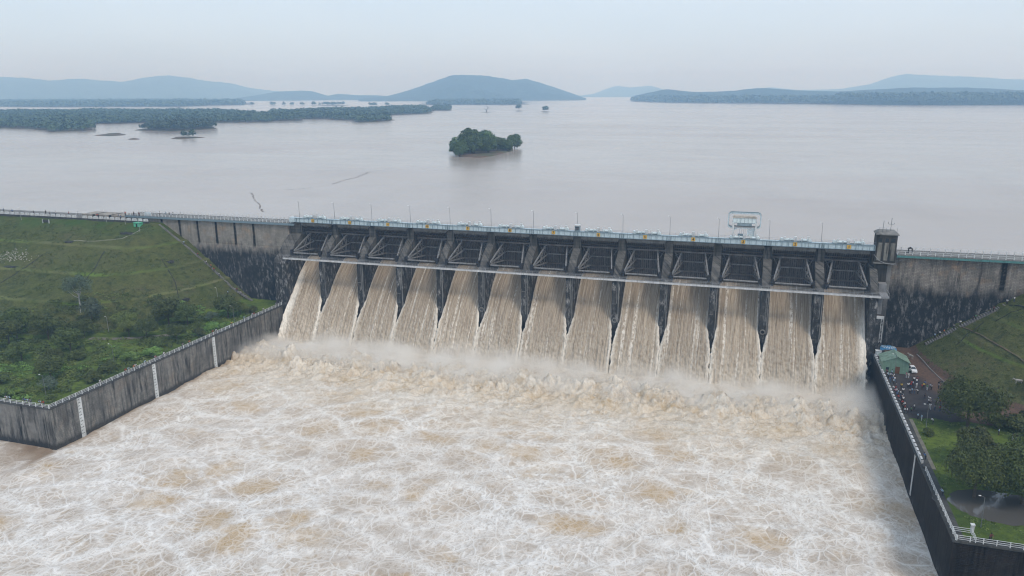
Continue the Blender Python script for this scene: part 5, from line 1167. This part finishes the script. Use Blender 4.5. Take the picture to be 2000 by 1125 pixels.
PR = [(12.9,-35.1,'white','dark','stand',.3,'person in white shirt standing before the green hut door'),
 (17.0,-33.0,'pink','white','wide',2,'person in pink and white by the right corner of the hut'),
 (17.6,-33.2,'white','white','stand',1,'person in all white beside the hut corner'),
 (12.8,-38.2,'white','blue','walk',.5,'person in white shirt and blue trousers a few steps from the hut'),
 (12.2,-40.2,'pale blue','dark','stand',.9,'person in pale blue shirt behind the parapet below the hut'),
 (11.6,-39.0,'blue','blue','lean',1.6,'person in dark blue shirt leaning at the parapet below the hut'),
 (13.9,-43.6,'yellow','dark','stand',2.5,'person in yellow shirt alone in the middle of the terrace'),
 (16.0,-42.6,'white','dark','walk',3,'person in white walking past the person in yellow'),
 (17.3,-40.6,'red','dark','stand',.2,'person in red shirt left of the crowded group'),
 (18.4,-41.9,'white','white','stand',.6,'person in long white clothes left of the crowded group'),
 (19.8,-42.6,'red','brown','stand',1.8,'person in red shirt inside the crowded group'),
 (20.5,-41.4,'yellow','dark','stand',2.8,'person in yellow shirt inside the crowded group'),
 (21.1,-39.6,'blue','dark','stand',.1,'person in blue shirt at the back of the crowded group'),
 (21.2,-42.8,'green','white','stand',2,'person in green shirt at the front of the crowded group'),
 (22.3,-41.4,'pale blue','blue','walk',1,'person in pale blue shirt at the right of the crowded group'),
 (22.5,-42.3,'grey','dark','wide',4,'person in grey shirt raising an arm at the right of the group'),
 (24.8,-40.5,'grey','dark','stand',5,'person in grey shirt standing alone near the red earth'),
 (18.6,-36.6,'white','dark','stand',3.6,'person in white shirt standing right in front of the car'),
 (19.6,-36.3,'maroon','dark','stand',3.1,'person in maroon shirt in front of the car bonnet'),
 (17.9,-47.2,'white','dark','lean',1.2,'person in white bending forward below the crowded group'),
 (19.0,-51.2,'black','dark','stand',.4,'person all in dark clothes in the lower terrace'),
 (19.5,-54.9,'white','dark','walk',.6,'person in white shirt below the person in dark clothes'),
 (22.4,-52.4,'blue','white','walk',1.7,'person in blue shirt and white trousers near the big tree'),
 (27.3,-49.8,'white','blue','stand',1.7,'person in white shirt alone at the edge of the red earth'),
 (11.5,-46.4,'white','dark','lean',1.55,'person in white shirt leaning on the parapet above the others'),
 (11.6,-48.8,'pink','dark','lean',1.5,'person in pink shirt leaning on the parapet'),
 (12.6,-50.4,'white','blue','stand',1.4,'person in white shirt and blue trousers behind the parapet crowd'),
 (11.7,-51.6,'blue','dark','lean',1.5,'person in blue shirt leaning on the middle of the parapet'),
 (12.9,-52.4,'pale blue','dark','stand',1.4,'person in pale blue shirt near the middle of the parapet'),
 (11.7,-54.0,'red','dark','lean',1.6,'person in red shirt leaning on the parapet'),
 (12.6,-55.2,'white','dark','stand',.4,'person in white behind the person in red at the parapet'),
 (11.6,-56.8,'grey','dark','lean',1.5,'person in grey shirt leaning on the parapet'),
 (12.4,-59.0,'white','dark','walk',1.1,'person in white walking along the parapet'),
 (14.6,-60.6,'white','dark','stand',1.1,'person in white standing apart behind the parapet'),
 (11.6,-61.4,'black','dark','lean',1.5,'person in black shirt leaning on the lower parapet'),
 (12.2,-64.0,'white','dark','stand',1.5,'person in white at the parapet left of the pale blue pair'),
 (13.4,-63.2,'green','dark','walk',1.5,'person in green shirt walking near the lower parapet'),
 (14.4,-67.4,'pale blue','dark','stand',1.0,'left person of the pale blue pair at the foot of the terrace'),
 (15.2,-68.2,'pale blue','white','stand',1.7,'right person of the pale blue pair at the foot of the terrace'),
 (17.8,-69.8,'white','dark','lean',1.7,'person in white crouching forward beside the tall lamp post'),
 (11.7,-31.5,'maroon','dark','lean',1.5,'person in maroon squeezed between hut and parapet'),
 (11.6,-34.3,'white','dark','lean',1.5,'person in white at the parapet beside the hut front'),
 (11.4,-27.0,'pink','dark','lean',1.5,'person in pink at the parapet beside the hut wall'),
 (11.5,-24.4,'white','dark','lean',1.5,'upper person in white at the parapet beside the hut wall'),
 (11.4,-20.6,'white','blue','stand',1.5,'person in white near the top end of the parapet'),
 (29.2,-74.5,'white','dark','stand',1.5,'person in white shirt by the footpath on the far lawn'),
 (33.0,-72.6,'pale blue','dark','stand',1.2,'person in pale blue shirt walking on the far lawn'),
 (35.6,-75.2,'black','white','walk',2.2,'left of two people in black shirts on the far lawn'),
 (36.6,-74.6,'black','dark','walk',2.2,'right of two people in black shirts on the far lawn'),
 (11.6,-93.8,'blue','dark','lean',1.5,'person in blue at the parapet near the gap'),
 (11.8,-112.4,'pale blue','dark','lean',1.5,'person in pale blue at the railing beside the pond'),
 (17.0,-129.8,'maroon','dark','lean',0,'person in maroon at the railing in front of the pond')]
for x, y, c, tr, po, rz, lab in PR:
    person(x, y, max(12.88, zR(x, y)) if hR(np.array(float(x)), np.array(float(y))) > 13.5 else 12.88, c, tr, po, -rz if po == 'lean' and rz > 1 else rz, lab)
for x, c, c2, lab in ((50.6,'white','dark','person in white at the very top of the right steps'),(52.6,'white','blue','second person in white at the top of the right steps'),(46.0,'grey','dark','person in grey sitting high on the right steps'),(47.0,'maroon','dark','person in maroon high on the right steps'),(41.2,'black','dark','person in black halfway up the right steps'),(42.0,'green','dark','person in green halfway up the right steps'),(37.6,'white','dark','person in white a third of the way up the right steps'),(35.8,'grey','dark','person in grey low on the right steps'),(33.0,'orange','dark','person in orange low on the right steps'),(31.8,'white','dark','person in white at the foot of the right steps'),(30.3,'pale blue','dark','person in pale blue at the foot of the right steps')):
    person(x, -2.8, zR(x, -2.8)+.3, c, c2, 'stand', rnd.uniform(0, 3), lab)
for x, y, c, lab in ((-274.5,-4.5,'red','person in red high on the left steps'),(-269,-6,'white','person in white high on the left steps'),(-266.5,-6.3,'orange','person in orange on the left steps'),(-264.5,-7,'red','second person in red on the left steps'),(-261.5,-7.6,'white','person in white in the middle of the left steps'),(-251.5,-9.2,'maroon','person in maroon low on the left steps'),(-249.3,-9.6,'white','person in white low on the left steps'),(-247,-9.8,'grey','person in grey low on the left steps'),(-252,-15,'pale blue','person in pale blue on the grass beside the left steps'),(-249,-19,'red','person in red sitting on the grass below the left steps'),(-282.5,-3.4,'pale blue','person in pale blue near the top of the left steps')):
    person(x, y, zL(x, y)+.25, c, 'dark', 'stand', rnd.uniform(0, 3), lab)
cl = ['white','red','pale blue','orange','white','pale blue','pink','white','grey','orange','red','white','yellow','pale blue','white','red','white','grey']
ys = [-112.,-101.5,-100.2,-98.,-97.,-93.,-88.,-84.,-74.,-70.5,-57.5,-56.,-46.,-38.,-33.,-32.,-25.,-16.]
PLS = {-112.:'just past the first gauge board', -101.5:'leftmost of four on the left wall', -100.2:'second of four on the left wall', -98.:'third of four on the left wall', -97.:'fourth of four on the left wall', -93.:'left of the second gauge board', -88.:'right of the second gauge board', -84.:'near the bright shrubs behind the left wall', -74.:'midway between two gauge boards on the left wall', -70.5:'in the centre stretch of the left wall', -57.5:'above the third gauge board', -56.:'just right of the third gauge board', -46.:'where the left wall nears the dam', -38.:'by the twin lamp near the dam', -33.:'left of a pair near the dam on the left wall', -32.:'right of a pair near the dam on the left wall', -25.:'close to the dam end of the left wall', -16.:'at the very dam end of the left wall'}
for y, c in zip(ys, cl): person(-227.4+rnd.uniform(-.2, .3), y, 13.0, c, 'dark', 'lean', 1.57, 'person in %s %s' % (c, PLS[y]))
for x, c, lab in ((-243.6,'white','person in white at the far left railing'),(-242.4,'pale blue','person in pale blue beside the one in white at the far left railing'),(-236.6,'blue','person in blue on the end wall left of the corner'),(-235.4,'pale blue','person in pale blue on the end wall left of the corner'),(-234.4,'grey','person in grey on the end wall left of the corner'),(-230.6,'pale blue','person in pale blue nearest the left wall corner'),(-229.4,'red','person in red nearest the left wall corner')):
    person(x, -130.6, 13.0, c, 'dark', 'lean', 0, lab)
for x, c, lab in ((-372,'black','person in black at the far left on the crest'),(-362,'grey','person in grey on the left crest wall'),(-332,'black','person in black midway along the left crest'),(-319,'blue','person in blue left of the green cabin on the crest'),(-316,'red','person in red left of the green cabin on the crest'),(-311,'black','person in black left of the green cabin on the crest'),(-308,'maroon','person in maroon just behind the green cabin'),(-299.5,'white','person in white beside the leaning pole'),(-296,'pale blue','person in pale blue at the left end of the wing railing'),(-294,'grey','person in grey at the left end of the wing railing'),(-292,'white','person in white at the left end of the wing railing')):
    person(x, -1.2 if x < -300 else 2.5, 44.75 if x < -318 else 46.76, c, 'dark', 'stand', 0, lab)
rr_ = random.Random(3)
for k in range(26):
    y = rr_.uniform(-66, -15); c = rr_.choice(['white', 'white', 'pale blue', 'blue', 'grey', 'black', 'pink', 'white', 'red'])
    person(11.5+abs(rr_.gauss(0, .7)), y, 12.88, c, rr_.choice(['dark', 'dark', 'blue', 'brown']), rr_.choice(['lean', 'stand', 'walk']), 1.55, 'person in %s clothes within the crowd pressed along the right parapet' % c, 'crowd along the right parapet')
for k in range(14):
    x, y = rr_.uniform(13.5, 23), rr_.uniform(-62, -37)
    c = rr_.choice(['white', 'pale blue', 'grey', 'yellow', 'red', 'white']); person(x, y, 12.88, c, rr_.choice(['dark', 'blue', 'white']), rr_.choice(['stand', 'walk', 'wide']), rr_.uniform(0, 6), 'person in %s clothes scattered on the dark right terrace' % c, 'people scattered on the right terrace')
for k in range(9):
    x = rr_.uniform(-415, -322); c = rr_.choice(['white', 'black', 'red', 'blue']); person(x, 1+rr_.uniform(-.5, 2), 44.72, c, 'dark', 'stand', rr_.uniform(0, 3), 'person in %s clothes strolling on the left crest road' % c, 'people on the left crest road')
tag(link('wall_sign', MB().box(-307, -303.5, 1.2, 1.45, 46.8, 48.4).mesh('wall_sign', M['tarpw'])), 'pale blue board at the left end of the wing railing', 'board')

# ------------------------------------------------------------------ trees
def crown_mesh(name, seed, r, h, nblob, nleaf, size, mat, zc=.6, gap=.0, vert=1.0):
    g = np.random.default_rng(seed); B = []
    for k in range(nblob):
        th = g.random()*2*np.pi; c = g.random()*1.5-.5; c = min(max(c, -.45), 1); s = math.sqrt(1-c*c); q = r*(.45+.38*g.random())
        B.append((q*s*math.cos(th), q*s*math.sin(th), h*zc+q*c*(h*(1-zc)/r)*.95*vert, r*(.26+.22*g.random())))
    B = np.array(B); w = B[:,3]**2; idx = g.choice(len(B), nleaf, p=w/w.sum())
    d = g.normal(size=(nleaf, 3)); d /= np.linalg.norm(d, axis=1)[:,None]; d[:,2] = np.where((d[:,2] < -.3) & (g.random(nleaf) < .6), -d[:,2], d[:,2])
    rr = (.70+.38*g.random(nleaf)**.7)[:,None]*B[idx,3:4]
    P = B[idx,:3]+d*rr*np.array([1, 1, .8]); V, F = leafquads(P, size*(.6+.8*g.random(nleaf)), g, d+np.array([0,0,.35]), .65)
    return npmesh(name, V, F, mat), B
def trunk_mesh(B, h, zc, rad, mat, seed, nl=9):
    g = random.Random(seed); mb = MB(); top = (g.uniform(-.3,.3), g.uniform(-.3,.3), h*zc)
    mid = (top[0]*.5+g.uniform(-.2,.2), top[1]*.5, h*zc*.5); mb.path([(0,0,-.5), mid, top], rad*2, n=7, w2=rad*1.1)
    for k in range(min(nl, len(B))):
        b = B[k]; a = Vector(mid).lerp(Vector(top), g.uniform(.2, 1)); m_ = a.lerp(Vector(b[:3]), .5)+Vector((0,0,-.04*h)); mb.path([tuple(a), tuple(m_), tuple(b[:3])], rad*.9, n=5, w2=rad*.25)
    return mb.mesh('trunk', mat)
PT = {}
def proto(k, **a):
    cm_, B = crown_mesh('crown', a['seed'], a['r'], a['h'], a['nb'], a['nl'], a['size'], M[a['mat']], a.get('zc', .6), vert=a.get('vert', 1.)); PT[k] = (cm_, trunk_mesh(B, a['h'], a.get('zc', .6)*.9, a.get('rad', .22), M[a.get('bark', 'bark')], a['seed']))
proto('broad', seed=1, r=4.2, h=8, nb=34, nl=5200, size=.42, mat='leaf')
proto('broadb', seed=2, r=4.2, h=7.5, nb=26, nl=4600, size=.42, mat='leaf')
proto('light', seed=3, r=4, h=7.5, nb=24, nl=3000, size=.40, mat='leaf2', rad=.18)
proto('bright', seed=4, r=2.4, h=2.8, nb=20, nl=1800, size=.36, mat='leaf3', zc=.42, rad=.08)
proto('bush', seed=5, r=2.4, h=3.0, nb=20, nl=1900, size=.34, mat='leaf', zc=.42, rad=.08)
proto('grey', seed=6, r=3.0, h=5.5, nb=18, nl=1900, size=.36, mat='leaf4', rad=.14)
proto('tall', seed=7, r=4.6, h=13.5, nb=30, nl=3600, size=.36, mat='leaf4', zc=.66, rad=.26, bark='barkw')
proto('big', seed=8, r=7.8, h=10, nb=44, nl=20000, size=.42, mat='leaf', zc=.58, rad=.4)
proto('bigb', seed=9, r=7.8, h=10.5, nb=36, nl=17000, size=.42, mat='leaf', zc=.58, rad=.4)
proto('isle', seed=10, r=6.4, h=12, nb=46, nl=4600, size=.95, mat='isle', zc=.46, rad=.4)
def tree(kind, x, y, z, s, lab, name='tree', cat='tree', grp=None, sz=None, rz=None):
    t = thing(name, lab, cat, (x, y, z), grp, rnd.uniform(0, 6.28) if rz is None else rz); t.scale = (s*rnd.uniform(.86, 1.14), s*rnd.uniform(.86, 1.14), (s if sz is None else sz)*rnd.uniform(.88, 1.12))
    link('crown', PT[kind][0], t); link('trunk', PT[kind][1], t); return t
LT = [('tall',-284,-63,1.0,'tall airy tree with a pale forked trunk on the left bank'),
 ('grey',-276,-66,1.5,'grey green tree leaning against the tall pale trunked tree'),
 ('light',-262,-64,1.0,'light green open tree right of the tall pale trunked tree'),
 ('light',-256,-69,.8,'small light green tree beside the left bank path'),
 ('broad',-248.5,-68,1.0,'round dark tree at the centre of the left tree belt'),
 ('broadb',-252,-52,1.35,'largest dark tree halfway along the left tree belt'),
 ('broad',-245,-50,.95,'dark tree tucked right of the largest left bank tree'),
 ('broadb',-235,-68,.85,'dark small tree close to the wall near the third gauge board'),
 ('broad',-236.5,-36,1.15,'dark tree nearest the dam on the left bank'),
 ('light',-235,-30,.7,'yellowish small tree behind the dark one nearest the dam'),
 ('bush',-230.6,-28,.9,'dark bush against the dam end of the left wall'),
 ('grey',-239,-43,.8,'thin grey green tree between two dark trees near the dam'),
 ('broad',-262,-90,1.05,'round dark green tree in the middle of the left shrubs'),
 ('broadb',-272,-101,.95,'round tree with bright top at the far left'),
 ('broad',-288,-92,1.2,'large dark tree at the left frame edge'),
 ('broad',-296,-82,1.25,'second large dark tree at the left frame edge, further back'),
 ('broadb',-283,-80,1.0,'dark tree behind the left shrubs at the path bend'),
 ('broad',-246,-113,.95,'dark narrow tree above the first gauge board'),
 ('broadb',-253,-105,.85,'dark tree left of the first gauge board tree'),
 ('grey',-238,-121,.85,'grey green small tree at the corner of the left wall'),
 ('broad',-272,-74,.85,'dark tree in front of the tall pale trunked tree'),
 ('bright',-231.5,-84,1.2,'bright green bush by the wall near the second gauge board'),
 ('bright',-236,-90,1.1,'bright green bush under the twin headed lamp'),
 ('bright',-243,-88,1.0,'bright green bush in the open middle of the left bank'),
 ('bright',-250,-128,1.1,'bright yellow green bush at the far lower left'),
 ('bright',-246,-125.5,.8,'small bright bush right of the yellow green one at lower left'),
 ('bright',-232,-52,1.1,'bright green bush behind the wall near the third gauge board'),
 ('bright',-266,-115,1.0,'bright green bush below the round tree at far left'),
 ('bush',-234,-102,1.1,'dark bush behind the wall left of the second gauge board'),
 ('bush',-232,-110,1.1,'dark bush behind the wall right of the first gauge board'),
 ('bush',-236,-77,1.2,'dark bush behind the wall right of the second gauge board'),
 ('bush',-259,-120,1.2,'dark bush at lower left between bright ones'),
 ('bush',-231.5,-60,1.0,'dark bush behind the third gauge board'),
 ('bush',-254,-95,1.1,'dark bush in the middle of the left shrubs')]
for k, x, y, s, lab in LT:
    s *= 1.12
    b = k in ('bright', 'bush'); tree(k, x, y, max(12.7, zL(x, y)-.3) if y > -75 else 12.75, s, lab, 'bush' if b else 'tree', 'bush' if b else 'tree')
RT = [('big',26.5,-69,1.0,'large dark tree at the foot of the right terrace'),('bigb',18.6,-110.5,.84,'broad leafy tree standing in the pond by the right wall'),('big',28.0,-110.5,.92,'dark tree at the right frame edge beside the pond'),
 ('bigb',34,-99,.72,'dark tree behind the pond tree at the right edge'),('broadb',22.0,-94.5,1.15,'dense dark tree on the lawn behind the pond'),('bush',38.5,-67.5,1.7,'dark thicket on the right beyond the footpath'),('bush',43,-64,1.8,'dark thicket at the right frame edge beyond the footpath'),('bush',34,-66,1.2,'small dark bush beside the start of the footpath'),
 ('broad',49.5,-47,.9,'dark tree on the right frame edge above the cows'),('bush',15.0,-78,.7,'small bush on the lawn below the lamp post')]
for k, x, y, s, lab in RT: tree(k, x, y, 12.6, s, lab, sz=s*(1.0 if k == 'bush' else 1.3), name='tree' if k != 'bush' else 'bush', cat='tree' if k != 'bush' else 'bush') # 'bush' if k == 'bush' else 'tree', 'bush' if k == 'bush' else 'tree')
IS = [(-313,420,1.10,'front left rounded tree of the lake island'),(-304,408,1.0,'low front tree of the lake island'),(-318,445,1.25,'tall left tree of the lake island'),(-305,440,1.55,'tallest tree of the lake island'),(-296,425,1.35,'tree right of the tallest one on the lake island'),(-309,470,1.5,'rear left tree of the lake island'),(-296,462,1.5,'rear middle tree of the lake island'),(-286,440,1.15,'tree at the centre gap of the lake island'),(-287,470,1.1,'smaller tree behind the gap of the lake island'),(-281,478,1.0,'left of the low right hand trees of the lake island'),(-280,500,1.1,'middle of the low right hand trees of the lake island'),(-284,520,1.0,'rearmost low tree on the right of the lake island'),(-325,480,1.2,'rear tree at the far left of the lake island'),(-300,395,.65,'small bush like tree at the front shore of the lake island'),(-277,470,.75,'small tree at the right shore of the lake island')]
island('island', shrink(POLY['ISL'], .93), 45.)
for x, y, s, lab in IS: tree('isle', x, y, 43.6, s*1.1, lab, sz=s*1.22, grp='trees on the lake island')
# undergrowth on the left bank: dense low scrub nobody could count
def scrub(name, X, Y, Zf, mat, sz, seed, nq, r, h):
    C = np.stack([X, Y, Zf], -1); g = np.random.default_rng(seed); V, F = clumps(C, r*g.uniform(.6, 1.4, len(X)), h*g.uniform(.6, 1.5, len(X)), nq, sz, seed)
    tag(link(name, npmesh(name, V, F, M[mat])), None, None, None, 'stuff')
g = np.random.default_rng(77); X = g.uniform(-318, -230.2, 5200); Y = g.uniform(-128, -22, 5200)
lim = -68+(X+300)*.62; dens = fbm(X*.05, Y*.05, 3, 5); path = (np.abs(Y-(-77.5+(X+283)*.38)) < 3) & (X < -243)
k = (Y < lim+8) & (dens > -.55) & ~path & (g.random(len(X)) < .40); X, Y, dens = X[k], Y[k], dens[k]
Zb = np.maximum(12.8, hL(X, Y))-.2
a = dens < -.02; b = (dens >= -.02) & (dens < .22); c = dens >= .22
scrub('scrub', X[a], Y[a], Zb[a], 'leaf', .5, 1, 34, 1.35, 1.1); scrub('scrub', X[b], Y[b], Zb[b], 'leaf2', .45, 2, 30, 1.2, .8); scrub('scrub', X[c], Y[c], Zb[c], 'leaf3', .45, 3, 30, 1.2, .7)
# tufts of coarse grass on both slopes
X = g.uniform(-420, -236, 9000); Y = g.uniform(-80, -5, 9000); k = (hL(X, Y) > 13.5) & (fbm(X*.06, Y*.06, 3, 8) > -.05); X, Y = X[k], Y[k]
scrub('grass', X, Y, sculpt(hL(X, Y), X, Y, 13.)-.1, 'tuft', .32, 4, 9, .5, .38)
X = g.uniform(24, 75, 1500); Y = g.uniform(-62, -4, 1500); k = (hR(X, Y) > 13.5); X, Y = X[k], Y[k]
scrub('grass', X, Y, sculpt(hR(X, Y), X, Y, 12.9)-.1, 'tuft', .3, 5, 9, .45, .35)
X = g.uniform(13, 60, 900); Y = g.uniform(-128, -67, 900); k = pond(X, Y) <= 0; X, Y = X[k], Y[k]
scrub('grass', X, Y, np.full(len(X), 12.85), 'leaf2', .3, 6, 9, .45, .3)
